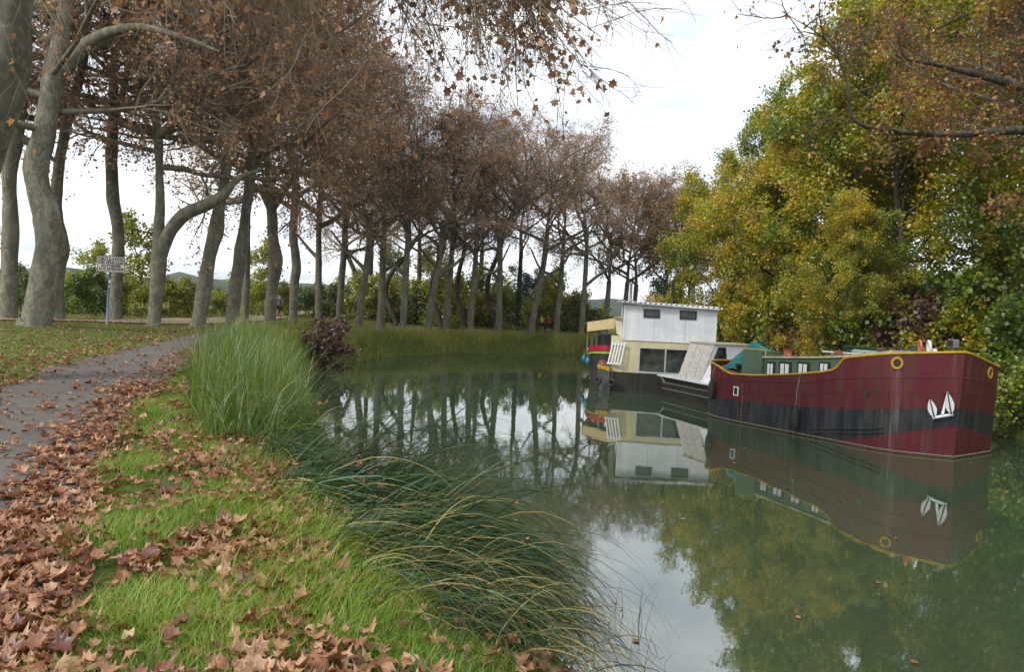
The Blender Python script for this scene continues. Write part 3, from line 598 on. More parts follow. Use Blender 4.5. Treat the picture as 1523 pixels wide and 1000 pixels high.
# ------------------------------------------------------------------ near plane tree at the road, limb hanging over the water
LEAF_T=[plane_leaf(np.random.default_rng(900+i),.28) for i in range(6)]
def near_tree():
    b=np.array([-9.6,12.6,0]); b[2]=float(terr(b[0],b[1]))
    t=empty('plane_tree',b); tag(t,'big shaded plane tree at the lane edge whose leafy limb hangs over the canal','tree','plane trees along the towpath')
    rng=np.random.default_rng(41)
    tr=[(0,0,-.2,.62),(0,0,.1,.5),(.0,0,1.5,.42),(.15,.1,3.2,.40),(.62,0,4.7,.42),(.86,0,5.5,.40),(.90,0,6.6,.36),(1.1,0,8.2,.3),(1.5,0,10.5,.22)]
    limb=[(.95,0,6.9,.25),(2.4,-.4,8.2,.19),(4.6,-.9,8.9,.15),(6.8,-1.2,8.7,.11),(8.2,-1.3,8.0,.075),(9.1,-1.4,7.4,.045)]
    limb2=[(1.0,0,7.6,.2),(2.6,.6,9.2,.15),(5.0,1.2,9.8,.11),(7.4,1.5,9.6,.08),(9.0,1.6,9.0,.04)]
    limb3=[(1.0,0,7.2,.2),(2.0,-1.5,8.6,.13),(3.6,-2.6,8.9,.09),(5.4,-3.0,8.3,.05)]
    runs=[([q[:3] for q in r],[q[3] for q in r]) for r in (tr,limb,limb2,limb3)]
    link('trunk',limb_mesh('trunk',runs,MT['bark'],k=16,seed=7),t)
    wood=Acc(); C=[catmull(np.array(l)[:,:3],8) for l in (limb,limb2,limb3)]
    P1s=[];
    for ci,(c,m_) in enumerate(zip(C,(80,70,56))):
        k=rng.integers(int(len(c)*.28),len(c),m_); S=c[k]; T=nrm(np.gradient(c,axis=0))[k]
        D=nrm(T*.5+rng.normal(0,.45,(m_,3))*np.array([.8,1,.4])+np.array([.3,-.1,-.62])); P1s.append((S,D))
    S=np.concatenate([a for a,_ in P1s]); D=np.concatenate([a for _,a in P1s]); n=len(S); L=rng.uniform(1.4,4.6,n)*np.interp(S[:,0],[2,7,9.8],[1.0,1.0,.62]); R=np.full(n,.022)
    P1=grow(rng,S,D,L,6,.13,-.03); wood.add(*tubes(P1,R,R*.3,5))
    S2,D2,L2,R2=spawn(rng,P1,R,L,8,.15,1,20,55,.3,.6,.6,-.02); P2=grow(rng,S2,D2,L2,5,.14,-.02); wood.add(*tubes(P2,np.maximum(R2,.007),np.full(len(R2),.004),4))
    S3,D3,L3,R3=spawn(rng,P2,R2,L2,5,.2,1,20,60,.35,.7,.6,-.02); P3=grow(rng,S3,D3,np.maximum(L3,.2),3,.16,-.02); wood.add(*tubes(P3,np.full(len(R3),.004),np.full(len(R3),.0025),3))
    link('branches',wood.mesh('near_branches',[MT['twig']]),t)
    LP=np.concatenate([along(rng,P2,1,.3,1.02,.03)[::2],along(rng,P3,1,.5,1.05,.03)[::2]]); n=len(LP)
    u,v,d=project(LP+b); vis=(u>-20)&(u<1540)&(v>-20)&(v<1000)
    # thin the far end of the limb so that sky shows
    keep=rng.random(n)<np.where(u>905,.12,np.where(u>700,.75,.9)); LP,u,v,d,vis=LP[keep],u[keep],v[keep],d[keep],vis[keep]; n=len(LP)
    size=rng.uniform(.10,.20,n); order=np.argsort(np.where(vis,-size/d,1)); big=order[:290]; rest=order[290:]
    me=[np_mesh('hanging_leaf',V,[F],[MT['plane_leaf']],tint=np.full(len(V),tn)) for V,F in LEAF_T for tn in (.12,.4,.7)]
    X,Y,Z=rand_frames(rng,n); Y=nrm(Y+np.array([0,0,-.8])); X=nrm(np.cross(Y,Z)); Z=np.cross(X,Y)
    for q,i in enumerate(big):
        o=link('leaf',me[int(rng.integers(len(me)))],t); M=Matrix.Identity(4)
        for c_,vec in enumerate((X[i],Y[i],Z[i])):
            for r_ in range(3): M[r_][c_]=float(vec[r_]*size[i])
        M.translation=Vector([float(a) for a in LP[i]]); o.matrix_local=M
    fol=Acc()
    for q,tm in enumerate(LEAF_T):
        s=rest[q::6]; scatter(fol,rng,LP[s],size[s],tm,rng.beta(1.6,2.6,len(s))*.9,frames=(X[s],Y[s],Z[s]))
    o=link('crown',fol.mesh('near_crown',[MT['plane_leaf']]),t); o['kind']='stuff'
    a,c=PK[2]; put('branches',a,t,(1.5,0,9.6),1.0,.9); put('crown',c,t,(1.5,0,9.6),1.0,.9)
near_tree()

# ------------------------------------------------------------------ right bank trees
LK=[make_leafy_kit(500,11.5,4.5,80000,.105,'yellow_leaf',n1=22),make_leafy_kit(501,12.5,4.8,80000,.105,'yellow_leaf',n1=22),make_leafy_kit(502,10,3.9,56000,.105,'green_leaf',n1=20)]
def leafy_tree(name,x,y,label,kit,s,rz,fork,leafm=None,r=.22,group='autumn trees on the far bank',lean=(0,0),kits=None,sz=1.0):
    z=float(terr(x,y)); t=empty(name,(x,y,z)); tag(t,label,'tree',group)
    tr=[(0,0,-.2,r*1.4),(0,0,.1,r*1.15),(lean[0]*.3,lean[1]*.3,fork*.4,r),(lean[0],lean[1],fork+.25,r*.8)]
    link('trunk',limb_mesh('trunk',[([q[:3] for q in tr],[q[3] for q in tr])],MT['bark_dark'],seed=abs(int(x*10))),t)
    a,b=(kits or LK)[kit]; w=put('limbs',a,t,(lean[0],lean[1],fork),rz,(s,s,s*sz)); c=put('crown',b,t,(lean[0],lean[1],fork),rz,(s,s,s*sz))
    if leafm: c.material_slots[0].link='OBJECT'; c.material_slots[0].material=MT[leafm]
    return t
leafy_tree('ash_tree',14.0,38.5,'tall yellow-green tree rising behind the white houseboat roof',0,1.12,.5,2.0)
leafy_tree('ash_tree',12.9,45.0,'golden tree at the end of the wooded bank, behind the stove pipe',1,1.1,2.4,1.8)
leafy_tree('ash_tree',17.0,32.5,'broad yellow and green tree behind the red barge cabin',1,1.35,1.1,2.6)
leafy_tree('ash_tree',17.5,40.5,'tall rust-tipped tree in the middle of the wooded bank',0,1.15,4.1,2.5)
leafy_tree('ash_tree',22.0,28.5,'green tree overhanging the barge bow from the bank',2,1.5,3.3,2.2)
leafy_tree('ash_tree',24.0,37.0,'high yellow tree standing well back on the wooded bank',0,1.5,5.2,3.0)
leafy_tree('ash_tree',14.5,31.0,'low golden tree leaning out over the barge cabin',0,.58,.2,1.0,lean=(-.8,-.4))
leafy_tree('ash_tree',19.5,24.6,'dark green tree crowding the barge bow',2,.72,2.0,.8,leafm='green_leaf')
leafy_tree('ash_tree',21.0,46,'orange-brown tree at the back of the wooded bank',1,1.15,.7,3.0,leafm='orange_leaf')
leafy_tree('ash_tree',15.2,50.5,'orange tree beyond the end of the moored boats',1,.72,3.9,2.0,leafm='orange_leaf')
leafy_tree('ash_tree',29.5,31,'deep green tree far along the wooded bank, behind the bow',2,1.3,1.4,3.0,leafm='green_leaf')
def oak_limb_tree():
    x,y=17.6,21.6; z=float(terr(x,y)); t=empty('plane_tree',(x,y,z)); tag(t,'brown-leaved tree on the far bank reaching a long bare limb over the barge','tree')
    tr=[(0,0,-.2,.42),(0,0,.3,.36),(.1,0,3.5,.30),(-.1,0,6.2,.26),(.2,.2,9,.2)]
    limb=[(-.1,0,6.4,.2),(-1.8,-.7,7.3,.16),(-3.8,-1.2,7.75,.13),(-5.6,-1.6,7.5,.10),(-7.2,-1.8,7.4,.075),(-8.8,-1.9,7.6,.05),(-9.1,-1.9,8.6,.035),(-9.7,-2,9.6,.02),(-11,-2.1,10.3,.01)]
    l2=[(0,0,7.4,.18),(-2.2,.5,9.2,.12),(-4.6,.6,9.9,.08),(-6.4,.4,10.1,.04)]
    l3=[(0,0,5.2,.16),(-1.4,-1.2,6.0,.10),(-3.0,-2.0,6.1,.07),(-4.4,-2.4,5.6,.03)]
    link('trunk',limb_mesh('trunk',[([q[:3] for q in r],[q[3] for q in r]) for r in (tr,limb,l2,l3)],MT['bark_dark'],k=10,seed=5),t)
    rng=np.random.default_rng(77); wood=Acc(); fol=Acc(); Ss=[];Ds=[]
    for l,m_ in ((limb,34),(l2,22),(l3,14)):
        c=catmull(np.array(l)[:,:3],8); k=rng.integers(int(len(c)*.15),len(c),m_); T=nrm(np.gradient(c,axis=0))[k]
        Ss.append(c[k]); Ds.append(nrm(T*.6+rng.normal(0,.6,(m_,3))+np.array([0,0,.05])))
    S=np.concatenate(Ss); D=np.concatenate(Ds); n=len(S); L=rng.uniform(.8,2.2,n); R=np.full(n,.022)
    P1=grow(rng,S,D,L,5,.2,.02); wood.add(*tubes(P1,R,R*.3,4))
    S2,D2,L2,R2=spawn(rng,P1,R,L,7,.15,1,25,65,.35,.65,.6,0); P2=grow(rng,S2,D2,L2,4,.2,-.02); wood.add(*tubes(P2,np.maximum(R2,.007),np.full(len(R2),.004),3))
    S3,D3,L3,R3=spawn(rng,P2,R2,L2,3,.2,1,25,60,.4,.7,.6,0); P3=grow(rng,S3,D3,np.maximum(L3,.15),2,.2,-.04); wood.add(*tubes(P3,np.full(len(R3),.004),np.full(len(R3),.0025),3))
    LP=np.concatenate([along(rng,P2,2,.2,1.02,.05),along(rng,P3,3,.3,1.05,.06)]); n=len(LP)
    keep=rng.random(n)<np.where(LP[:,0]<-8.6,.2,.9); LP=LP[keep]; n=len(LP)
    for q,tm in enumerate(LEAF_T): 
        s=np.arange(q,n,6); scatter(fol,rng,LP[s],rng.uniform(.10,.18,len(s)),tm,rng.beta(2,2.2,len(s)),droop=.5)
    link('branches',wood.mesh('limb_branches',[MT['twig_dark']]),t); link('crown',fol.mesh('limb_crown',[MT['oak_leaf']]),t)
    a,b=PK[1]; w_=put('branches',a,t,(.2,.2,6.2),2.0,1.05); w_.material_slots[0].link='OBJECT'; w_.material_slots[0].material=MT['twig_dark']; c=put('crown',b,t,(.2,.2,6.2),2.0,1.05); c.material_slots[0].link='OBJECT'; c.material_slots[0].material=MT['oak_leaf']
oak_limb_tree()

# ------------------------------------------------------------------ bushes and small trees behind the rows
BK=[make_leafy_kit(600+i,1.7,1.15,5200,.11,'bush_leaf',shape='round',trunk_r=.05,clus=.22,n1=14) for i in range(3)]
def bush(x,y,s,leafm,label,group,kit=0,rz=0,sz=1.0,name='bush',cat='bush'):
    z=float(terr(x,y)); t=empty(name,(x,y,z)); tag(t,label,cat,group)
    a,b=BK[kit%3]; put('stems',a,t,(0,0,-.05),rz,(s,s,s*sz)); c=put('foliage',b,t,(0,0,-.05),rz,(s,s,s*sz))
    c.material_slots[0].link='OBJECT'; c.material_slots[0].material=MT[leafm]; return t
rb=random.Random(8)
GB='bushes in the hedge behind the sandy path'
def at_px(px,y): 
    p=aty(px,450,y); return float(p[0]),float(y)
HEDGE=[(35,43,1.5,'bush_leaf'),(75,46,1.3,'bush_leaf'),(118,42,1.45,'green_leaf'),(150,44,1.3,'bush_leaf'),(200,43,1.2,'lime_leaf'),(255,45,1.35,'lime_leaf'),(285,50,1.2,'red_leaf'),(330,52,1.15,'lime_leaf'),(385,56,1.5,'lime_leaf'),
 (425,60,1.5,'lime_leaf'),(455,64,1.5,'bush_leaf'),(490,66,1.8,'bush_leaf'),(523,72,2.1,'lime_leaf'),(548,70,1.9,'lime_leaf'),(580,74,1.9,'lime_leaf'),(612,72,1.5,'bush_leaf'),(640,74,1.8,'lime_leaf'),(672,70,2.3,'lime_leaf'),(700,72,2.2,'lime_leaf'),(728,70,2.0,'lime_leaf'),(755,72,1.7,'bush_leaf'),(812,68,1.9,'lime_leaf'),(842,66,1.8,'lime_leaf'),(868,64,1.4,'bush_leaf')]
HL={'bush_leaf':'olive green bush in the hedge line behind the plane trees','green_leaf':'dark green bush in the hedge line behind the plane trees','lime_leaf':'bright lime-yellow bush in the hedge line behind the plane trees','red_leaf':'reddish bare bush in the hedge line behind the plane trees'}
for k,(px,y,s,lm) in enumerate(HEDGE):
    x,y=at_px(px,y); bush(x,y,s*rb.uniform(.72,.92)*(1.3 if px>500 else 1.0),lm,HL[lm],GB,k,rb.uniform(0,6.28))
for k in range(26):
    px=-160+k*44; y=88+rb.uniform(-6,14); x,y=at_px(px,y); lm=rb.choice(['bush_leaf','green_leaf','bush_leaf','lime_leaf'])
    bush(x,y,rb.uniform(1.0,1.7),lm,{'bush_leaf':'big olive field bush far beyond the tree rows','green_leaf':'big dark field bush far beyond the tree rows','lime_leaf':'big yellowish field bush far beyond the tree rows'}[lm],'field bushes beyond the tree rows',k,rb.uniform(0,6.28))
x,y=at_px(492,34.6); 
for dx_,dy_,s_ in ((0,0,1.25),):
    bush(x+dx_-.2,y+dy_,s_,'red_leaf','russet brown bush at the water edge where the canal bends',None,1,1.0)
SK=[make_leafy_kit(650,4.2,1.7,3600,.15,'lime_leaf',shape='ovoid',trunk_r=.06,clus=.3,n1=12)]
for (px,y,s,fk,lm,lb) in [(212,46,1.25,1.2,'lime_leaf','airy young lime-green tree between the road sign and the low-limbed plane'),(130,48,.9,1.0,'lime_leaf','small lime-green tree behind the hedge by the road sign'),(380,58,1.2,1.2,'lime_leaf','slim yellow sapling behind the leaning planes'),(648,78,1.6,1.5,'lime_leaf','pale yellow-green tree glimpsed between the trunks on the bend'),(590,82,1.7,1.5,'bush_leaf','grey-green tree glimpsed behind the second row of planes'),(815,80,1.4,1.2,'bush_leaf','grey-green tree behind the dark pine')]:
    x,y=at_px(px,y); leafy_tree('young_tree',x,y,lb,0,s,px*.1,fk,leafm=lm,r=.07,group='young trees behind the towpath',kits=SK)
# round dark pine
NK=[make_leafy_kit(660,3.2,3.0,9000,.16,'pine_leaf',shape='round',trunk_r=.14,clus=.35,n1=16)]
x,y=at_px(786,78); leafy_tree('pine_tree',x,y,'round dark green pine seen between the plane trunks on the bend',0,1.0,.3,1.6,r=.2,group=None,kits=NK)
x,y=at_px(965,52); leafy_tree('pine_tree',x+.8,y-2,'dark conifer poking out behind the houseboat roof',0,.55,1.3,4.4,r=.14,group=None,kits=NK,sz=1.4)
# undergrowth on the right bank
for k,(x,y,s,lm) in enumerate([(13.4,34.5,1.5,'yellow_leaf'),(12.6,33.2,1.15,'orange_leaf'),(14.6,30.2,1.5,'green_leaf'),(16.0,27.6,1.4,'yellow_leaf'),(17.6,25.4,1.5,'green_leaf'),(19.4,22.6,1.6,'green_leaf'),(21.2,20.2,1.7,'green_leaf'),(15.8,29.4,1.7,'red_leaf'),(13.2,38.5,1.7,'yellow_leaf'),(13.8,42.5,1.7,'yellow_leaf'),(18.6,28.5,2.1,'green_leaf'),(21.5,25.2,2.2,'green_leaf'),(24.5,21.5,2.2,'green_leaf'),(16.8,33.5,2.2,'yellow_leaf'),(16.5,38.0,2.2,'yellow_leaf'),(17.2,21.3,1.1,'green_leaf'),(18.6,19.0,1.2,'green_leaf'),(20.6,16.4,1.2,'green_leaf'),(19.6,20.4,1.6,'green_leaf'),(22.6,16.6,1.5,'green_leaf'),(16.7,20.7,1.0,'green_leaf'),(17.8,18.9,1.05,'green_leaf'),(15.7,22.6,1.1,'green_leaf'),(19.3,17.2,1.1,'green_leaf'),(26,16,2.0,'green_leaf'),(14.9,47.5,1.8,'orange_leaf'),(18.5,49.8,1.7,'orange_leaf')]):
    bush(x,y,s,lm,{'yellow_leaf':'yellow-leaved shrub on the bank behind the moored boats','orange_leaf':'orange-leaved shrub on the bank behind the moored boats','green_leaf':'dark green shrub on the bank behind the barge','red_leaf':'dead russet shrub behind the barge cabin'}[lm],'shrubs on the bank behind the boats',k,k*.9,name='shrub',cat='shrub')

# ------------------------------------------------------------------ grass, reeds, sedge
rng=np.random.default_rng(4)
def lawn(name,n,ylo,yhi,side,hmul=1.0,seg=2,power=1.0):
    acc=Acc(); y=ylo*(yhi/ylo)**(rng.random(n)**power)
    if side=='right':
        xr=np.interp(y,RY,RR_); sw=np.interp(y,LBy,LBx); x=xr-.12+rng.random(n)*(sw-xr-1.45+.12)
    else:
        xl=np.interp(y,RY,RL_); x=xl+.1-rng.random(n)**1.3*(6+.45*y)
    u,v,d=project(np.stack([x,y,np.full(n,1.6)],-1)); ok=(u>-120)&(u<1640)&(v<1090)
    if side=='left':
        sp=np.abs(sdist(x,y,SPC)); ok&=(sp>1.15)|(rng.random(n)<.04)
    patch=vnoise(x,y,1.7,21); ok&=rng.random(n)<np.clip(-.05+1.6*patch,0,1)
    x,y,patch=x[ok],y[ok],patch[ok]; n=len(x); B=np.stack([x,y,terr(x,y)-.01],-1)
    tuft=vnoise(x,y,3.1,22); h=(.05+.07*tuft+.07*np.clip(patch-.45,0,1)*2)*rng.uniform(.6,1.4,n)*hmul
    w=np.clip(.0032+.00022*y,.003,.02)*rng.uniform(.7,1.4,n)
    tint=np.clip(.15+.55*patch+rng.normal(0,.16,n),0,1); tint=np.where(rng.random(n)<.06,1,tint)
    blades(acc,rng,B,h,w,rng.uniform(.2,1.1,n),rng.uniform(.1,.5,n),seg,tint)
    o=link(name,acc.mesh(name,[MT['grass']])); tag(o,kind='stuff'); return o
ii=np.argsort(LB[:,1]); sel=(LB[:,1]>-10)&(LB[:,1]<36.3)&(LB[:,0]<6); LBy=LB[sel][:,1]; LBx=LB[sel][:,0]
o=lawn('verge_grass',150000,2.6,27,'right',1.0); tag(o,'short green grass on the verge between the lane and the canal','grass')
o=lawn('lawn_grass',60000,9,40,'left',1.1,1); tag(o,'short grass between the asphalt lane and the sandy path','grass')

def terr_min(off): return lambda x,y: np.maximum(terr(x,y)+off,.015)
def clump(name,label,B,h,w,lean,droop,n,tint,az,matl,cat='grass',group=None,kind='thing'):
    c=B.mean(0); acc=Acc(); blades(acc,rng,B,h,w,lean,droop,n,tint,az=az,zmin=terr_min(.01))
    if kind=='stuff':
        o=link(name,acc.mesh(name,[MT[matl]])); return tag(o,label,cat,group,'stuff')
    t=empty(name,(c[0],c[1],float(terr(c[0],c[1])))); tag(t,label,cat,group)
    me=acc.mesh(name,[MT[matl]]); o=link('blades',me,t,-np.array(t.location)); o['kind']='stuff'; return t
def strip(n,y0,y1,s0,s1):
    """points at inland distance s0..s1 from the left waterline between y0 and y1"""
    y=rng.uniform(y0,y1,n); xs=np.interp(y,LBy,LBx); x=xs-rng.uniform(s0,s1,n); return np.stack([x,y,terr(x,y)-.02],-1)
# tall reed stand beyond the sedge
B=np.concatenate([strip(1500,8.3,10.5,2.3,3.3),strip(3400,10.0,15,1.5,3.2),strip(4800,14.5,30,.5,3.0)]); n=len(B)
k=vnoise(B[:,0],B[:,1],.8,31); ok=rng.random(n)<.35+k; B=B[ok]; n=len(B)
clump('reeds','tall green reed stand on the bank between the lane and the water',B,rng.uniform(.45,1.45,n)*np.interp(B[:,1],[8.3,10,14,30],[.6,.85,1.1,1.0])*(.65+.6*vnoise(B[:,0],B[:,1],1.1,33)),rng.uniform(.006,.014,n),rng.beta(1.3,2.5,n)*1.1,rng.beta(1.3,2.2,n)*.65,6,np.clip(rng.beta(2,2.0,n),0,1),rng.uniform(0,6.28,n),'reed',kind='stuff',cat='reeds')
# dark drooping sedge tussocks over the near bank
def sedge(name,label,cx,cy_,n,spread,Lr,az0,azs,matl='sedge',w=(.005,.009),dead=.06,up=.9,grav=.20,z0=None):
    c=np.array([cx,cy_,float(terr(cx,cy_))]); t=empty(name,c); tag(t,label,'sedge','sedge tussocks hanging over the bank')
    S=np.stack([cx+rng.normal(0,spread[0],n),cy_+rng.normal(0,spread[1],n),np.zeros(n)],-1); S[:,2]=terr(S[:,0],S[:,1])-.02
    az=rng.normal(az0,azs,n); el=np.radians(np.where(rng.random(n)<.05,rng.uniform(30,70,n),rng.uniform(15,80,n)*up)); D=np.stack([np.cos(az)*np.cos(el),np.sin(az)*np.cos(el),np.sin(el)],-1)
    L=rng.uniform(*Lr,n); ns=10; P=np.zeros((n,ns+1,3)); P[:,0]=S; d=D
    for i in range(ns):
        d=nrm(d+np.array([0,0,-1.0])*grav*(.6+.8*rng.random((n,1)))*(.35+.18*i)+rng.normal(0,.02,(n,3)))
        P[:,i+1]=P[:,i]+d*(L/ns)[:,None]
        P[:,i+1,2]=np.maximum(P[:,i+1,2],np.maximum(terr(P[:,i+1,0],P[:,i+1,1])+.03+.16*rng.random(n)*(P[:,i+1,0]<S[:,0]+1.4),.012))
    wd=rng.uniform(*w,n); sd=nrm(np.cross(nrm(P[:,5]-P[:,0]),rng.normal(0,1,(n,3))))
    tp=np.array([1-.93*(i/ns)**1.8 for i in range(ns+1)]); ww=(wd[:,None]*tp)[...,None]*.5
    V=np.stack([P-sd[:,None]*ww,P+sd[:,None]*ww],2).reshape(-1,3)
    b=(np.arange(n)*(ns+1)*2)[:,None]; i=(np.arange(ns)*2)[None]; F=np.stack([b+i,b+i+1,b+i+3,b+i+2],-1).reshape(-1,4)
    tint=np.clip(rng.beta(2,2.6,n)*.9,0,.85); tint=np.where(rng.random(n)<dead,1.0,tint)
    acc=Acc(); acc.add(V,F,np.repeat(tint,(ns+1)*2)); o=link('blades',acc.mesh(name,[MT[matl]]),t,-c); o['kind']='stuff'
    # small seed heads near some tips
    s=rng.random(n)<.05; q=P[s,-2]; hd=Acc(); scatter(hd,rng,q+rng.normal(0,.01,q.shape),np.full(len(q),.035),(RH_V,RH_F),np.full(len(q),.3)); scatter(hd,rng,q+rng.normal(0,.012,q.shape),np.full(len(q),.03),(RH_V,RH_F),np.full(len(q),.2))
    o=link('seed_heads',hd.mesh('seed_heads',[MT['plane_leaf']]),t,-c); o['kind']='stuff'
    return t
sedge('sedge_tussock','dark green sedge tussock pouring down the near bank into the water',-1.5,6.55,2100,(.25,.32),(1.1,2.5),.08,.28,grav=.20,up=.24,w=(.004,.013),dead=.06)
sedge('sedge_tussock','smaller dark sedge tussock between the reeds and the big pouring one',-2.3,7.8,380,(.2,.25),(.5,1.0),.1,.9,grav=.24,up=.7,w=(.004,.012))
sedge('sedge_tussock','long sedge tussock lower on the bank with stems trailing over the water',-.85,5.5,1500,(.22,.36),(1.0,2.2),.12,.34,dead=.1,grav=.20,up=.34,w=(.004,.011))
sedge('sedge_tussock','arching olive sedge tussock at the foot of the reeds',-3.2,9.6,900,(.35,.5),(.6,1.2),.1,1.5,matl='reed',w=(.006,.011),grav=.2)
sedge('sedge_tussock','straw-flecked sedge tussock at the foot of the near bank',-.35,4.9,1200,(.3,.4),(.7,1.6),.1,.6,dead=.3,grav=.24,up=.5,w=(.004,.009))
# a few stiff stems rising out of the water by the bank
t=empty('rush_stems',(1.15,6.9,0)); tag(t,'sparse thin rush stems sticking out of the water by the sedge','rushes')
B=np.stack([rng.uniform(.4,1.7,46),rng.uniform(6.5,8.2,46),np.full(46,-.1)],-1); acc=Acc(); blades(acc,rng,B,rng.uniform(.3,.75,46),np.full(46,.006),rng.uniform(.05,.8,46),rng.uniform(0,.2,46),4,rng.uniform(.0,.5,46))
o=link('blades',acc.mesh('rush_stems',[MT['sedge']]),t,-np.array(t.location)); o['kind']='stuff'
# pale soft grass tufts on the rim
for k,(cx,cy_,n,lb) in enumerate([(-1.35,5.0,700,'bright soft grass tuft on the rim below the big sedge'),(-1.05,4.2,700,'bright soft grass tuft at the rim nearest the lane bend'),(-2.6,7.0,350,'pale wiry grass tuft growing out of the leaf litter beside the sedge'),(-1.75,5.9,500,'soft grass tuft half under the sedge blades')]):
    B=np.stack([cx+rng.normal(0,.25,n),cy_+rng.normal(0,.28,n),np.zeros(n)],-1); B[:,2]=terr(B[:,0],B[:,1])-.02
    clump('grass_tuft',lb,B,rng.uniform(.15,.42,n),rng.uniform(.0035,.006,n),rng.uniform(.3,1.2,n),rng.uniform(.2,.7,n),5,np.clip(rng.beta(3,2,n),0,1),rng.normal(-.2,1.3,n),'grass' if k!=2 else 'reed',group='grass tufts on the rim')
# tall grass along the far bank
cs=np.concatenate([[0],np.cumsum(np.linalg.norm(np.diff(LB,axis=0),axis=1))]); i0=np.argmin(np.hypot(LB[:,0]+8.6,LB[:,1]-32)); i1=np.argmin(np.hypot(LB[:,0]-12,LB[:,1]-56))
n=26000; q=rng.uniform(cs[i0],cs[i1],n); px_=np.interp(q,cs,LB[:,0]); py_=np.interp(q,cs,LB[:,1]); T_=np.gradient(LB,axis=0); T_=nrm(T_); tx=np.interp(q,cs,T_[:,0]); ty=np.interp(q,cs,T_[:,1])
s_=rng.random(n)**.8*3.4-.1; x=px_-ty*s_; y=py_+tx*s_; B=np.stack([x,y,terr(x,y)-.03],-1); kk=vnoise(x,y,.5,41)
clump('bank_grass','tall olive grass along the far bank of the bend',B,rng.uniform(.35,.75,n)*(.6+.8*kk),rng.uniform(.012,.03,n),rng.uniform(.1,.7,n),rng.uniform(.05,.4,n),3,np.clip(kk*.7+rng.normal(.1,.2,n),0,1),None,'tallgrass',kind='stuff',cat='grass')
# rough grass between rows and on the right bank
n=26000; x=rng.uniform(-26,14,n); y=rng.uniform(36,75,n); ok=(sdist(x,y,LB)>2.8)&(np.abs(sdist(x,y,SPC))>1.3)&~in_road(x,y,.1); x,y=x[ok],y[ok]; n=len(x); B=np.stack([x,y,terr(x,y)-.02],-1)
clump('rough_grass','rough low grass under the far plane trees',B,rng.uniform(.1,.35,n),rng.uniform(.012,.03,n),rng.uniform(.2,.8,n),rng.uniform(.1,.4,n),2,np.clip(rng.beta(2,2,n),0,1),None,'tallgrass',kind='stuff')
n=14000; x=rng.uniform(11,30,n); y=rng.uniform(8,50,n); sr=-sdist(x,y,RB); ok=(sr>-.05)&(sr<4.5); x,y=x[ok],y[ok]; n=len(x); B=np.stack([x,y,terr(x,y)-.02],-1)
clump('bank_weeds','rank dark grass and weeds on the bank behind the boats',B,rng.uniform(.2,.7,n),rng.uniform(.01,.03,n),rng.uniform(.2,.9,n),rng.uniform(.1,.5,n),3,np.clip(rng.beta(2,3,n),0,1),None,'tallgrass',kind='stuff')

# ------------------------------------------------------------------ fallen leaves
def litter_points(n,ylo,yhi,power):
    y=ylo*(yhi/ylo)**(rng.random(n)**power); xr=np.interp(y,RY,RR_); xl=np.interp(y,RY,RL_); sw=np.interp(y,LBy,LBx)
    x=xl-.4*y*0.6-1+rng.random(n)*(sw-.5-(xl-.4*y*.6-1))
    e=x-xr                               # distance from lane edge, + towards the canal
    dens=np.where((e>-.85)&(e<.05),1.0,0.0)*np.clip((e+1.05)*2.2,.3,1)*(.55+.6*vnoise(x,y,1.2,51))
    rim=sw-x; patch=vnoise(x,y,.85,52)*.5+vnoise(x,y,2.4,53)*.5
    belt=np.clip(1-np.abs(rim-2.95)/.85,0,1)
    dens=np.where(e>=.05,np.clip((patch-.46+.30*belt-.16*np.clip(1-e/.8,0,1))*2.4,.09,.9),dens)
    dens=np.where((e<=-.8)&(x>xl+.3),.05+.10*vnoise(x,y,1.5,54),dens)
    dens=np.where(x<=xl+.3,np.where(x>xl-1.2,.5,.22),dens)
    u,v,d=project(np.stack([x,y,np.full(n,1.62)],-1)); ok=(u>-60)&(u<1580)&(v<1060)&(rng.random(n)<dens)
    return x[ok],y[ok]
xa,ya=litter_points(34000,2.7,13,1.25); xb,yb=litter_points(16000,12,36,.9)
x=np.concatenate([xa,xb]); y=np.concatenate([ya,yb]); n=len(x)
onroad=in_road(x,y,-.1)
z=terr(x,y)+np.where(onroad,.032,.02+.045*rng.random(n)); P=np.stack([x,y,z],-1)
size=rng.uniform(.075,.155,n)*np.where(rng.random(n)<.3,.7,1)
tilt=np.where(onroad,.13,.2)[:,None]; Z=nrm(np.array([0,0,1.0])+rng.normal(0,1,(n,3))*tilt); X=nrm(np.cross(Z,rng.normal(0,1,(n,3)))); Y=np.cross(Z,X)
flip=rng.random(n)<.35; Z2=np.where(flip[:,None],-Z,Z); X2=np.where(flip[:,None],-X,X)
P[:,2]+=size*.10
tint=np.clip(rng.beta(2.3,2.0,n),0,1)
LT=[plane_leaf(np.random.default_rng(950+i),.42) for i in range(10)]
u,v,d=project(P); score=np.where((u>10)&(u<1510)&(v>20)&(v<985),size/d,0); order=np.argsort(-score); big=order[:290]; rest=order[290:]
acc=Acc()
for q in range(10):
    s=rest[q::10]; scatter(acc,rng,P[s],size[s],LT[q],tint[s],frames=(X2[s],Y[s],Z2[s]))
o=link('leaf_litter',acc.mesh('leaf_litter',[MT['litter']])); tag(o,'brown fallen plane leaves strewn over the verge and the lane','leaves',None,'stuff')
LM=[np_mesh('fallen_leaf',V,[F],[MT['litter']],tint=np.full(len(V),tn)) for V,F in LT for tn in (.1,.32,.5,.68,.88)]
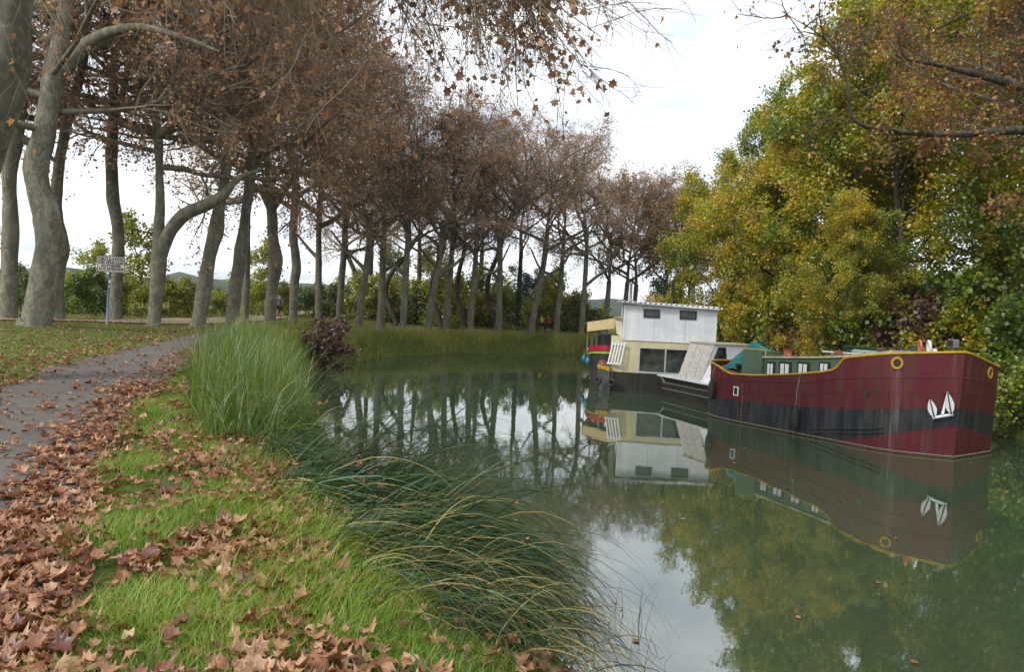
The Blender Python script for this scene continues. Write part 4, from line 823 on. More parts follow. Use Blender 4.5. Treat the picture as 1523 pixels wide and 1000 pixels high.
for i in big:
    j=int(rng.integers(10))*5+int(np.clip(tint[i]*5,0,4)); o=link('fallen_leaf',LM[j]); M=Matrix.Identity(4)
    for c_,vec in enumerate((X2[i],Y[i],Z2[i])):
        for r_ in range(3): M[r_][c_]=float(vec[r_]*size[i])
    M.translation=Vector([float(a) for a in P[i]]); o.matrix_world=M
    dk=j%5; cn=('dark russet','reddish brown','mid brown','tan brown','pale buff')[dk]
    if onroad[i]: tag(o,cn+' fallen plane leaf lying at the edge of the asphalt lane','leaf','fallen leaves on the lane')
    else: tag(o,cn+' fallen plane leaf lying in the grass of the verge','leaf','fallen leaves on the grass')
# leaves caught in the sedge and floating on the water
FL=[(1183,668),(1190,922),(1180,715),(1335,803),(1498,733),(1510,707),(1445,690),(1110,667),(1050,664),(1092,690),(1176,727),(1300,866),(1010,772),(1350,985),(940,950),(1250,745),(1120,640),(700,640),(800,620),(760,700),(1450,640)]
for k,(px,py) in enumerate(FL):
    p=at(px,py,.012); o=link('floating_leaf',LM[(k*7)%50]); o.location=[float(a) for a in p]; s=rb.uniform(.08,.13); o.scale=(s,s,s*.4); o.rotation_euler=(0,0,rb.uniform(0,6.28))
    tag(o,'dead leaf floating on the open canal water','leaf','leaves floating on the canal')

# leaves caught on the sedge
for k in range(26):
    x=-1.5+rb.uniform(.1,1.8); y=6.5+rb.uniform(-.9,.4)+.12*(x+2.0)
    zt_=max(.25,float(terr(x,y)))+.42*max(0,1-(x+2.0)/2.6)
    o=link('caught_leaf',LM[(k*11)%50]); o.location=(x,y,zt_); s=rb.uniform(.09,.14); o.scale=(s,s,s); o.rotation_euler=(rb.uniform(-.7,.7),rb.uniform(-.2,.9),rb.uniform(0,6.28))
    tag(o,'brown plane leaf caught on the drooping dark sedge','leaf','leaves caught on the sedge')

# ------------------------------------------------------------------ boat materials
MT['maroon']=paint('maroon_paint',(0.090,0.009,0.020),.36,(0.070,0.050,0.02),.7,runoff=.2)
MT['hullblack']=paint('hull_black',(0.012,0.014,0.017),.42,(0.10,0.095,0.085),.5,runoff=.35)
MT['yellow']=paint('yellow_paint',(0.42,0.26,0.012),.5,(0.13,0.08,0.02),.5)
MT['green']=paint('green_cabin_paint',(0.075,0.13,0.085),.55,(0.10,0.10,0.03),.5)
MT['cream']=paint('cream_roof_paint',(0.42,0.42,0.30),.6,(0.16,0.13,0.06),.7,streak=False)
MT['white']=paint('white_paint',(0.66,0.68,0.70),.5,(0.35,0.33,0.28),.35)
MT['wallwhite']=paint('house_white',(0.60,0.63,0.66),.55,(0.40,0.40,0.38),.3)
MT['wallcream']=paint('house_cream',(0.52,0.48,0.29),.6,(0.35,0.30,0.18),.3)
MT['frame']=plain('dark_frame',(0.015,0.013,0.012),.5)
MT['alu']=plain('aluminium_frame',(0.42,0.43,0.44),.4,.4,.15)
MT['steel']=plain('dull_steel',(0.20,0.20,0.20),.5,.5,.3)
MT['darkhull']=paint('dark_steel_hull',(0.020,0.020,0.020),.55,(0.06,0.055,0.04),.6)
MT['greyhull']=paint('grey_hull',(0.075,0.08,0.085),.55,(0.03,0.03,0.025),.5)
MT['rust']=plain('rust',(0.16,0.055,0.025),.85,0,.5)
MT['curtain']=plain('white_curtain',(0.62,0.62,0.64),.9,0,.2,30)
MT['rubber']=plain('rubber',(0.016,0.015,0.014),.75,0,.3)
MT['rope']=plain('rope',(0.22,0.17,0.10),.95,0,.3)
MT['orange']=plain('orange_rubber',(0.42,0.12,0.05),.6,0,.25)
MT['teal']=paint('teal_tarpaulin',(0.008,0.14,0.125),.45,(0.005,0.06,0.06),.6,streak=False,bmp=.3)
MT['bluegreen']=paint('dark_green_box',(0.010,0.045,0.040),.5,(0.02,0.03,0.02),.4)
MT['palegreen']=plain('pale_green_plastic',(0.20,0.27,0.20),.5,0,.25)
MT['lime']=plain('lime_stripe',(0.13,0.46,0.02),.45,0,.15)
MT['red']=paint('red_topside',(0.30,0.015,0.035),.4,(0.12,0.01,0.02),.3)
MT['canvas']=paint('tan_canvas',(0.55,0.44,0.24),.8,(0.25,0.19,0.10),.4,streak=False)
MT['paleCanvas']=paint('pale_canvas',(0.50,0.46,0.37),.85,(0.3,0.27,0.2),.4,streak=False)
MT['blue']=plain('blue_buoy',(0.03,0.17,0.27),.5,0,.2)
MT['black']=plain('black_metal',(0.012,0.012,0.013),.45,.2,.2)
m,nt,o=mat_new('window_glass'); principled(nt,o,ramp(nt,noise(nt,2.5,3,.5),[(0.35,(0.012,0.014,0.013)),(0.7,(0.06,0.062,0.058))]),.06,ior=1.5); MT['glass']=m
m,nt,o=mat_new('weathered_plank'); a=noise(nt,5,7,.65,scl=(6,6,.5)); c=ramp(nt,a,[(0.3,(0.20,0.17,0.135)),(0.48,(0.42,0.40,0.36)),(0.62,(0.60,0.59,0.56))]); principled(nt,o,c,.85,normal=bump(nt,a,.4,.01)); MT['plank']=m

# ------------------------------------------------------------------ red barge
BA=np.array([.3,-.954]); BA/=np.linalg.norm(BA)
BRZ=math.atan2(BA[1],BA[0])
barge=empty('barge',(11.23,18.49,0),BRZ); tag(barge,'maroon and black steel barge with yellow gunwale and green cabin','barge','boats moored along the far bank')
LTab=[(0,0),(.21,.28),(.42,.56),(.84,1.06),(1.15,1.24),(1.5,1.38),(2.16,1.56),(3.19,1.83),(4.31,2.11),(5.2,2.36),(6.1,2.55),(6.7,2.6),(7.2,2.5),(7.7,2.2),(8.1,1.5),(8.3,.5)]
RTab=[(0,0),(.15,.5),(.3,1.0),(.6,1.92),(.85,2.25),(1.2,2.4),(2.0,2.5),(4.3,2.6),(6.1,2.6),(6.7,2.55),(7.2,2.4),(7.7,2.1),(8.1,1.4),(8.3,.5)]
def ti(tab,a): return np.interp(a,[t[0] for t in tab],[t[1] for t in tab])
SHE=[(0,2.68),(.31,2.63),(1.0,2.53),(2.16,2.33),(2.25,2.26),(2.33,2.14),(2.42,2.03),(2.55,1.95),(2.84,1.87),(3.69,1.72),(5.09,1.54),(6.02,1.49),(6.35,1.57),(6.66,1.69),(7.2,1.76),(8.3,1.78)]
RBK=[(0,1.28),(.72,1.16),(2.3,.92),(4,.79),(6.2,.68),(8.3,.66)]
BRD=[(0,.84),(.93,.46),(1.91,.16),(2.4,.03),(3.0,-.2),(8.3,-.3)]
STK=[(0,2.06),(.81,1.96),(2.23,1.78),(3.2,1.56),(4.15,1.45),(6.2,1.30),(8.3,1.3)]
afts=np.unique(np.round(np.concatenate([np.linspace(0,1.2,17),np.linspace(1.2,8.3,44),[s[0] for s in SHE if s[0]>0]]),3))
def hp(aft,side,z):     # hull surface point, side -1 = canal side
    tab=LTab if side<0 else RTab; w=ti(tab,aft); fl=.05*z*max(0,1-aft/2.2)
    return np.array([-aft+fl*max(0,1-aft/1.0), side*(w+fl*.8 if w>.05 else w), z])
def hn(aft,side):       # outward normal
    a=hp(max(aft-.06,0),side,1); b=hp(aft+.06,side,1); t=b-a; n=np.array([-t[1],t[0],0])*(1 if side>0 else -1)
    n=n/np.linalg.norm(n); return n if n[1]*side>0 else -n
def dR(a,s): return (.30*min(1,a/.6)*max(0,1-max(0,a-.6)/1.4) if s>0 else 0.0)
loop=[(a,-1) for a in afts[::-1]]+[(a,1) for a in afts[1:]]
mb=MB(); rows=[]
for a,s in loop:
    zs=[-.6,max(-.3,float(ti(BRD,a if s<0 else a*1.6))),float(ti(RBK,a))-(.14*min(1,a/.6) if s>0 else 0),float(ti(STK,a))-dR(a,s)*.8,float(ti(SHE,a))-dR(a,s)]
    rows.append([len(mb.V)+i for i in range(5)]); mb.V+=[tuple(hp(a,s,z)) for z in zs]
for i in range(len(rows)-1):
    for r,mt in ((0,0),(1,1),(2,0),(3,0)):
        mb.F.append((rows[i][r],rows[i+1][r],rows[i+1][r+1],rows[i][r+1])); mb.M.append(mt)
for r,mt in ((0,0),(1,1),(2,0),(3,0)): mb.F.append((rows[-1][r],rows[0][r],rows[0][r+1],rows[-1][r+1])); mb.M.append(mt)
hull=mb.build('hull',[MT['maroon'],MT['hullblack']],barge)
mb=MB()
for i in range(len(afts)-1):
    a,b=afts[i],afts[i+1]; z0=float(ti(SHE,a))-.16; z1=float(ti(SHE,b))-.16
    mb.add([hp(a,-1,z0),hp(a,1,z0-dR(a,1)),hp(b,1,z1-dR(b,1)),hp(b,-1,z1)],[(0,1,2,3)])
mb.build('deck',MT['rust'],barge)
mb=MB(); mb.tube([hp(a,s,float(ti(SHE,a))+.02-dR(a,s)) for a,s in loop],.032,8,True); mb.build('gunwale_rail',MT['yellow'],barge,True)
for dz,r in ((0,.014),(-.37,.009),):
    mb=MB(); mb.tube([hp(a,s,float(ti(STK,a))+dz-dR(a,s)*.8)+hn(a,s)*.004 for a,s in loop if a<8.2],r,6); mb.build('strake',MT['maroon'],barge,True)
for z0,z1 in ((.59,.26),(.47,.13)):
    mb=MB(); mb.tube([hp(a,-1,np.interp(a,[1.09,3.05],[z0,z1]))+hn(a,-1)*.01 for a in np.linspace(1.09,3.05,12)],.028,6); mb.build('rubbing_rib',MT['hullblack'],barge,True)
mb=MB(); mb.tube([hp(a,s,.05)+hn(a,s)*.003 for a,s in loop if a<8.2],.02,5); mb.build('waterline_scum',plain('waterline_scum',(.16,.14,.09),.95,0,.5,20),barge)
for a,s,z in ((.85,-1,2.32),(.42,1,2.16)):
    mb=MB(); c=hp(a,s,z)+hn(a,s)*.012; mb.torus(c,hn(a,s),.115,.032,24,8,sy=1.15); hw=mb.build('hawse_ring',MT['yellow'],barge,True)
    mb=MB(); mb.disc(hp(a,s,z)+hn(a,s)*.004,hn(a,s),.115,sy=1.15,t=.006); mb.build('hawse_opening',MT['black'],hw)
mb=MB(); c=hp(1.52,-1,1.45); mb.disc(c+hn(1.52,-1)*.004,hn(1.52,-1),.085,sy=1.15,t=.008); po=mb.build('porthole',MT['glass'],barge)
mb=MB(); mb.torus(c+hn(1.52,-1)*.006,hn(1.52,-1),.09,.012,20,6,sy=1.15); mb.build('porthole_rim',MT['maroon'],po,True)
c=hp(5.75,-1,.99); n_=hn(5.75,-1); tdir=np.array([n_[1],-n_[0],0])
def plate(c,n,t,w,h,d,off=0.0):     # upright plate on a surface
    c=np.array(c)+n*off; u=np.array([0,0,1.0]); mb=MB()
    q=[c-t*w/2-u*h/2,c+t*w/2-u*h/2,c+t*w/2+u*h/2,c-t*w/2+u*h/2]; mb.add([*q,*[p+n*d for p in q]],[(0,1,2,3),(7,6,5,4),(0,4,5,1),(1,5,6,2),(2,6,7,3),(3,7,4,0)]); return mb
pw=plate(c,n_,tdir,.20,.29,.03).build('side_window',MT['white'],barge); plate(c,n_,tdir,.12,.22,.008,.03).build('pane',MT['glass'],pw)
# streak of white runoff below the cabin window
# cabin
def cw(a,s,ins=.32): return np.array([-a,s*(float(ti(LTab if s<0 else RTab,a))-ins)])
ca,cb_,cc=5.05,2.42,1.15
mb=MB()
Lp=[cw(ca,-1),cw(4.2,-1),cw(3.3,-1),cw(cb_,-1),cw(1.6,-1),cw(cc,-1)]; Rp=[cw(ca,1,.9),cw(4.2,1,.9),cw(3.3,1,.9),cw(cb_,1,.9),cw(1.6,1,.9),cw(cc,1,1.1)]
aa=[ca,4.2,3.3,cb_,1.6,cc]; zt=[2.10,2.17,2.24,2.34,2.50,2.58]
ring=[(*p,1.25) for p in Lp+Rp[::-1]]; top=[(*p,z) for p,z in zip(Lp+Rp[::-1],zt+zt[::-1])]; k=len(ring)
mb.add(ring+top,[(i,(i+1)%k,k+(i+1)%k,k+i) for i in range(k)]+[(k+i,k+i+1,2*k-2-i,2*k-1-i) for i in range(5)]); cabin=mb.build('cabin',MT['green'],barge)
mb=MB(); ov=.07
Lo=[(p[0],p[1]-ov) for p in Lp]; Ro=[(p[0],p[1]+ov) for p in Rp]
Lo[0]=(Lo[0][0]-.06,Lo[0][1]); Ro[0]=(Ro[0][0]-.06,Ro[0][1])
for i in range(5):
    mb.hexa([(*Lo[i],zt[i]+.003),(*Lo[i+1],zt[i+1]+.003),(*Ro[i+1],zt[i+1]+.003),(*Ro[i],zt[i]+.003),(*Lo[i],zt[i]+.055),(*Lo[i+1],zt[i+1]+.055),(*Ro[i+1],zt[i+1]+.055),(*Ro[i],zt[i]+.055)])
mb.build('cabin_roof',MT['cream'],barge)
for a,w,h in ((4.83,.24,.40),(4.33,.36,.40),(3.72,.34,.34),(3.05,.28,.26)):
    p=np.array(cw(a,-1)); p1=np.array(cw(a-.1,-1)); t=np.append(p1-p,0); t/=np.linalg.norm(t); n=np.array([t[1],-t[0],0]); n=n if n[1]<0 else -n
    zc=float(np.interp(a,aa[::-1],zt[::-1]))-.14-h/2; c=np.array([*p,zc])
    wd=plate(c,n,t,w+.07,h+.07,.03).build('cabin_window',MT['frame'],barge)
    plate(c,n,t,w-.02,h-.02,.006,.03).build('pane',MT['glass'],wd)
    for sx in (-.26,.2):
        mb=MB(); u=np.array([0,0,1.0]); ww=w*.36; cc_=c+t*w*sx+n*.038; Kk=9
        vs=[cc_+t*((i/(Kk-1))-.5)*ww+n*(.006*(i%2))+u*zz_ for zz_ in (-h*.44,h*.42) for i in range(Kk)]
        mb.add(vs,[(i,i+1,Kk+i+1,Kk+i) for i in range(Kk-1)]); mb.build('curtain',MT['curtain'],wd)
# wheel box with pipe rail
mb=MB(); p0,p1=cw(5.12,-1,.30),cw(5.95,-1,.36); mb.slab(p0,p1,1.2,2.27,.06); q0,q1=cw(5.12,-1,1.0),cw(5.95,-1,1.1); mb.slab(q0,q1,1.2,2.27,.06); mb.slab(p0,q0,1.2,2.265,.06); mb.slab(p1,q1,1.2,2.265,.06); mb.hexa([(*p1,2.272),(*p0,2.272),(*q0,2.272),(*q1,2.272),(*p1,2.30),(*p0,2.30),(*q0,2.30),(*q1,2.30)]); mb.build('wheel_box',MT['green'],barge)
mb=MB(); mb.tube([(*p1,2.33),(*p0,2.34),(p0[0]+.12,p0[1],2.32),(p0[0]+.14,p0[1],2.1)],.022,6); mb.build('pipe_rail',MT['yellow'],barge,True)
mb=MB(); mb.tube([(-6.1,-1.2,1.3),(-6.12,-1.2,3.2),(-6.05,-1.22,4.75)],[.022,.016,.008],6); mb.build('mast',MT['black'],barge,True)
mb=MB(); mb.tube([(-6.6,-1.75,1.35),(-6.6,-1.75,1.75)],.17,14); mb.tube([(-6.6,-1.75,1.75),(-6.6,-1.75,1.79)],.21,14); mb.build('bollard_drum',MT['hullblack'],barge,True)
# rust streaks / welded plate seams
for a in (1.2,2.9,4.9):
    mb=MB(); mb.tube([hp(a,-1,z)+hn(a,-1)*.002 for z in np.linspace(.1,float(ti(SHE,a))-.03,8)],.006,4); mb.build('plate_seam',MT['maroon'],barge)
mb=MB(); mb.tube([hp(5.5,-1,z)+hn(5.5,-1)*.004 for z in np.linspace(.05,1.25,8)],.022,5); mb.build('drain_stain',MT['rust'],barge)
def to_world(p):
    c,s=math.cos(BRZ),math.sin(BRZ); return (11.23+p[0]*c-p[1]*s,18.49+p[0]*s+p[1]*c,p[2])
# anchor hung at the bow
def anchor():
    p0=hp(.17,-1,1.05)+hn(.17,-1)*.10; w=to_world(p0); t=empty('anchor',w,BRZ); t.scale=(.86,.86,.86); tag(t,'white anchor with two pointed flukes hung flat against the barge bow','anchor')
    n=hn(.22,-1); tt=np.array([n[1],-n[0],0]); tt=tt if tt[0]<0 else -tt; up=np.array([0,0,1.0])   # tt points aft
    def L(a,b,c=0.0): return tuple(tt*a+up*b+n*c)
    mb=MB(); mb.tube([L(.30,-.05),L(-.22,.10)],.045,8); mb.build('crown_bar',MT['white'],t,True)
    mb=MB(); mb.tube([L(.05,.08,.02),L(-.05,.75,.0)],[.04,.028],8); mb.build('shank',MT['white'],t,True)
    for base,tip,sd in ((L(.26,-.02,.03),L(.42,.52,.08),1),(L(-.16,.12,.04),L(-.02,.74,.12),1)):
        b=np.array(base); e=np.array(tip); d=(e-b); ln=np.linalg.norm(d); d/=ln; s=np.cross(d,n); s/=np.linalg.norm(s)
        mb=MB(); prof=[(0,.025),(.18,.09),(.42,.12),(.7,.085),(1,.006)]
        for off in (-.018,.018):
            for f,wd in prof: mb.V+= [tuple(b+d*ln*f-s*wd+n*(off*(1-f)+.03*f)),tuple(b+d*ln*f+s*wd+n*(off*(1-f)+.03*f))]
        m_=len(prof)*2
        for i in range(len(prof)-1):
            a=2*i
            for q in ((a,a+1,a+3,a+2),(m_+a+2,m_+a+3,m_+a+1,m_+a),(a,a+2,m_+a+2,m_+a),(a+1,m_+a+1,m_+a+3,a+3)): mb.F.append(q); mb.M.append(0)
        fl=mb.build('fluke',MT['white'],t)
        mb=MB(); mb.tube([tuple(b+n*.02),tuple(e+n*.035)],[.022,.014],6); mb.build('fluke_rib',MT['frame'],fl)
anchor()
def fender(a,z0,z1,label):
    n=hn(a,-1); c=hp(a,-1,0)+n*.13; w=to_world(c); t=empty('fender',(w[0],w[1],0),BRZ); tag(t,label,'fender','fenders hung on the barge')
    L=z1-z0; mb=MB(); mb.tube([(0,0,z0),(0,0,z0+.04),(0,0,z0+.12),(0,0,z0+.25),(0,0,z1-.2),(0,0,z1-.08),(0,0,z1),(0,0,z1+.06)],[.02,.07,.105,.12,.115,.08,.04,.03],14); mb.build('body',MT['rubber'],t,True)
    top=hp(a,-1,float(ti(SHE,a)))-c; mb=MB(); mb.tube([(0,0,z1),(0,0,(z1+top[2])/2),(float(top[0]),float(top[1]),float(top[2])+.03)],.012,6); mb.build('rope',MT['rope'],t)
fender(3.5,.12,.80,'black sausage fender hanging amidships on the barge hull')
fender(6.75,.55,1.25,'brown-black fender hanging at the barge stern')
# things on the barge deck
def deck_obj(name,label,cat,p,builder,group='clutter on the barge deck'):
    w=to_world(p); t=empty(name,w,BRZ); tag(t,label,cat,group); builder(t); return t
def tarp(t):
    rng=np.random.default_rng(3); mb=MB(); nx,ny=17,15
    for i in range(nx):
        for j in range(ny):
            u=i/(nx-1); v=j/(ny-1)*2-1          # u along from stern(0) to bow(1), v across
            rz_=np.interp(u,[0,.25,.45,.7,1],[.35,.8,1.08,.92,.78]); z=rz_-abs(v)**1.25*(rz_-.02)*(.92)+.05*math.sin(u*19+v*5)*abs(v)+rng.normal(0,.012)
            mb.V.append(((u-.5)*2.0,v*(.62+.1*math.sin(u*9)),z))
    for i in range(nx-1):
        for j in range(ny-1): mb.F.append((i*ny+j,(i+1)*ny+j,(i+1)*ny+j+1,i*ny+j+1)); mb.M.append(0)
    o=mb.build('sheet',MT['teal'],t,False); s=o.modifiers.new('thickness','SOLIDIFY'); s.thickness=.012
deck_obj('tarpaulin','teal tarpaulin tented over the stern of the red barge','tarpaulin',(-6.5,-1.35,1.5),tarp,None)
def dbox(t):
    mb=MB(); mb.box(-1.1,1.1,-.35,.35,0,1.02); mb.build('body',MT['bluegreen'],t,False,.02)
    mb=MB(); mb.box(-.7,-.55,-.36,-.35,.05,1.0); mb.build('panel_strip',MT['palegreen'],t)
    mb=MB(); mb.box(-1.15,1.15,-.4,.4,1.022,1.07); mb.build('lid',MT['bluegreen'],t)
deck_obj('deck_locker','dark teal locker box on the far side of the barge deck','locker',(-4.0,1.35,1.5),dbox)
def canoe(t):
    mb=MB(); mb.tube([(-1.0,0,.02),(-.85,0,0),(-.4,0,-.02),(.4,0,-.02),(.85,0,0),(1.0,0,.04)],[.02,.08,.11,.11,.08,.02],10); mb.build('hull',MT['palegreen'],t,True)
deck_obj('canoe','pale green upturned canoe hull lying along the barge roof','canoe',(-3.3,.55,2.42),canoe)
def lamp(t):
    mb=MB(); mb.box(-.1,.1,-.09,.09,.12,.34); mb.build('housing',MT['steel'],t,False,.01); mb=MB(); mb.box(-.075,.075,-.1,-.0905,.15,.31); mb.build('lens',MT['glass'],t); mb=MB(); mb.tube([(0,0,-.12),(0,0,.12)],.025,8); mb.build('stalk',MT['steel'],t)
deck_obj('flood_lamp','square grey floodlight standing on the barge bow','lamp',(-.45,.25,2.66),lamp)
for dx_,mt,nm in ((.0,'orange','orange rubber ring hung on the barge bow rail'),(-.0,'white','white rubber ring hung on the barge bow rail')):
    def rg(t,mt=mt):
        mb=MB(); mb.torus((0,0,.16),(.5,.8,.1),.13,.035,20,8,sy=1.25); mb.build('ring',MT[mt],t,True); mb=MB(); mb.tube([(0,0,-.15),(0,0,.06)],.015,6); mb.build('peg',MT['steel'],t)
    deck_obj('life_ring',nm,'ring',(-.62-.0 if mt=='white' else -.74,-.35 if mt=='white' else -.52,2.60),rg)
def pile(cols):
    def f(t):
        rng=random.Random(len(cols)*3+1); mb=MB()
        for k,c_ in enumerate(cols):
            mb=MB(); x=rng.uniform(-.25,.25); y=rng.uniform(-.15,.15); h=rng.uniform(.08,.2); mb.hexa([(x-.15,y-.1,-.05),(x+.14,y-.12,-.05),(x+.16,y+.1,-.05),(x-.13,y+.11,-.05),(x-.1,y-.05,h),(x+.1,y-.07,h*.8),(x+.09,y+.06,h),(x-.08,y+.06,h*.7)]); mb.build('folded_sheet',MT[c_],t,False,.02)
    return f
deck_obj('tarp_bundle','dark folded tarp bundle on the barge foredeck beside the hawse ring','bundle',(-1.25,-.45,2.58),pile(['black','rubber']))
deck_obj('cloth_bundle','white crumpled cloth lying on the barge bow','bundle',(-.5,-.12,2.62),pile(['white']))
deck_obj('rope_coil','coil of brown rope on the barge foredeck','rope',(-.95,-.1,2.56),lambda t:[ (lambda mb:(mb.torus((0,0,.03+.05*k),(0,0,1),.2-.02*k,.03,20,6),mb.build('turn',MT['rope'],t,True)))(MB()) for k in range(3)])
def bucket(t):
    mb=MB(); mb.tube([(0,0,0),(0,0,.26)],[.10,.14],14); mb.build('pail',MT['orange'],t,True); mb=MB(); mb.torus((0,0,.26),(0,0,1),.14,.012,16,6); mb.build('rim',MT['black'],t,True)
deck_obj('bucket','red bucket on the roof corner by the teal tarpaulin','bucket',(-4.85,-1.35,2.16),bucket)
for (x_,y_,z_,cl,lb) in ((-2.1,-.4,2.48,['black','rust','rubber'],'dark jumble of gear heaped on the barge cabin roof'),(-3.0,-.9,2.34,['rust','black'],'rusty scraps lying on the barge cabin roof'),(-1.7,.3,2.56,['steel','black','bluegreen'],'grey and teal gear heaped near the barge foredeck')):
    deck_obj('gear_pile',lb,'gear',(x_,y_,z_),pile(cl))
def poles(t):
    for k in range(3):
        mb=MB(); mb.tube([(-1.1+.1*k,-.08*k,.03),(1.0+.2*k,.1*k-.1,.05+.02*k)],.025,7); mb.build('pole',MT['plank'],t,True)
deck_obj('pole_bundle','weathered wooden poles lying along the barge cabin roof','poles',(-3.4,-.35,2.36),poles)
# leaves on the cabin roof
acc=Acc(); rl=np.random.default_rng(9); n=170; a=rl.uniform(1.2,5.0,n); sy=rl.uniform(-1.0,.9,n); lp=np.array([to_world((-a_,(sy_*(float(ti(LTab,a_))-.35)),float(np.interp(a_,aa[::-1],zt[::-1]))+.075)) for a_,sy_ in zip(a,sy)])
scatter(acc,rl,lp,rl.uniform(.08,.15,n),LT[3],rl.beta(2,2,n),flat=.8); o=link('roof_leaves',acc.mesh('roof_leaves',[MT['litter']])); tag(o,'dead leaves scattered over the barge cabin roof','leaves',None,'stuff')

# ------------------------------------------------------------------ white two-storey houseboat
hb=empty('houseboat',(4.2,31.1,0),math.radians(-7.3)); tag(hb,'white and cream two-storey houseboat with corrugated roof','houseboat','boats moored along the far bank')
mb=MB(); mb.hexa([(.08,-.12,-.5),(4.55,-.12,-.5),(4.55,10,-.5),(.08,10,-.5),(-.0,-.2,.80),(4.6,-.2,.80),(4.6,10.2,.80),(-.0,10.2,.80)]); mb.build('hull',MT['darkhull'],hb)
mb=MB(); mb.hexa([(-.40,.25,-.4),(.02,-.28,-.4),(.02,3.2,-.4),(-.40,3.2,-.4),(-.52,.2,1.12),(-.01,-.38,1.02),(-.01,3.4,1.02),(-.52,3.4,1.12)]); bw=mb.build('bow_block',MT['greyhull'],hb)
mb=MB(); mb.bar((-.535,.17,1.0),(-.02,-.40,.91),.03,.17); mb.build('yellow_band',MT['yellow'],bw)
mb=MB(); mb.box(0.0,4.3,0,6.5,.803,2.18); mb.build('lower_wall',MT['wallcream'],hb)
mb=MB(); mb.box(.46,4.25,-.03,6.2,2.183,3.64); up_=mb.build('upper_wall',MT['wallwhite'],hb)
mb=MB(); mb.box(.44,4.27,-.045,-.032,2.15,2.2); mb.build('wall_trim',MT['wallwhite'],hb)
for x_ in (.45,4.18):
    mb=MB(); mb.box(x_,x_+.08,-.05,-.031,2.21,3.6); mb.build('corner_board',MT['white'],hb)
for x_ in (1.72,2.98):
    mb=MB(); mb.box(x_,x_+.012,-.034,-.0305,2.21,3.6); mb.build('panel_joint',MT['steel'],hb)
mb=MB(); mb.tube([(.2,-.3,3.72),(4.3,-.3,3.60)],.035,8); mb.build('gutter',MT['alu'],hb,True)
mb=MB(); mb.box(1.05,3.45,-.09,-.001,.806,.828); mb.build('window_sill',MT['alu'],hb)
def rz_(x): return 3.80-.033*(x-.2)
for s in range(4):
    x0=.18+s*1.06; mb=MB(); K=32; xs=np.linspace(x0,x0+1.09,K+1)
    for yy in (-.28,3.0,6.5):
        for off in (0,.018):
            for i,xx in enumerate(xs): mb.V.append((xx,yy,rz_(xx)+.004*s+.04*math.sin(i/K*2*math.pi*5)+off+(-.03 if yy<0 else 0.0)))
    q=K+1
    for r in range(2):
        for i in range(K):
            a=r*2*q+i; b_=(r+1)*2*q+i; mb.F+=[(a,b_,b_+1,a+1),(a+q,a+q+1,b_+q+1,b_+q)]; mb.M+=[0,0]
    for i in range(K): mb.F.append((i,i+1,q+i+1,q+i)); mb.M.append(0)
    mb.build('roof_sheet',MT['white'],hb)
def window(parent,x0,x1,z0,z1,y,fm,fw=.05,panes=1,glass='glass'):
    mb=MB(); d=.05
    mb.box(x0,x1,y-d,y,z0,z0+fw); mb.box(x0,x1,y-d,y,z1-fw,z1); mb.box(x0,x0+fw,y-d,y,z0+fw+.001,z1-fw-.001); mb.box(x1-fw,x1,y-d,y,z0+fw+.001,z1-fw-.001)
    w=mb.build('window',fm,parent)
    for p in range(panes):
        a=x0+fw+(x1-x0-2*fw)*p/panes; b_=x0+fw+(x1-x0-2*fw)*(p+1)/panes
        mb=MB(); mb.box(a+.002,b_-.002,y-.028+.008*p,y-.016+.008*p,z0+fw,z1-fw); mb.build('pane',MT[glass],w)
        if p: mb=MB(); mb.box(a-.03,a+.03,y-.058,y-.01,z0+fw+.002,z1-fw-.002); mb.build('mullion',fm,w)
    return w
window(hb,1.26,1.92,3.14,3.50,-.03,MT['frame'],.06); window(hb,2.74,3.42,3.14,3.50,-.03,MT['frame'],.06)
window(hb,1.15,3.35,.83,1.90,0,MT['alu'],.05,2)
mb=MB(); mb.box(.435,.46,1.2,1.9,2.75,3.5); mb.build('side_window',MT['glass'],hb)
mb=MB(); mb.tube([(2.55,1.6,3.6),(2.55,1.6,4.70)],.075,12); ch=mb.build('stove_pipe',MT['black'],hb,True); mb=MB(); mb.tube([(2.55,1.6,4.70),(2.55,1.6,4.80)],.10,12); mb.build('pipe_cap',MT['black'],ch,True)
mb=MB(); mb.tube([(.78,2.9,3.6),(.78,2.9,4.62)],.055,10); ch=mb.build('flue_pipe',MT['steel'],hb,True); mb=MB(); mb.tube([(.78,2.9,4.62),(.78,2.9,4.68)],.13,12); mb.build('pipe_cap',MT['steel'],ch,True)
# gate of white slats leaning on the bow
g=empty('slatted_gate',(4.05,31.0,1.07),math.radians(-25)); tag(g,'small white slatted gate propped on the houseboat bow','gate')
for i in range(5): mb=MB(); mb.hexa([(i*.13,0,.06),(i*.13+.055,0,.06),(i*.13+.055,.02,.06),(i*.13,.02,.06),(i*.13+.14,.12,1.0),(i*.13+.195,.12,1.0),(i*.13+.195,.14,1.0),(i*.13+.14,.14,1.0)]); mb.build('slat',MT['white'],g)
for z,o_ in ((.08,.0),(.9,.12)): mb=MB(); mb.bar((o_-.02,.03+o_*.95,z),(o_+.60,.03+o_*.95,z),.025,.07); mb.build('rail',MT['white'],g)
p=empty('flower_pot',(3.85,31.05,1.10)); tag(p,'small terracotta pot on the houseboat bow','pot')
mb=MB(); mb.tube([(0,0,0),(0,0,.14)],[.06,.085],12); mb.build('pot',MT['orange'],p,True); mb=MB(); mb.torus((0,0,.14),(0,0,1),.085,.012,14,6); mb.build('rim',MT['orange'],p,True)
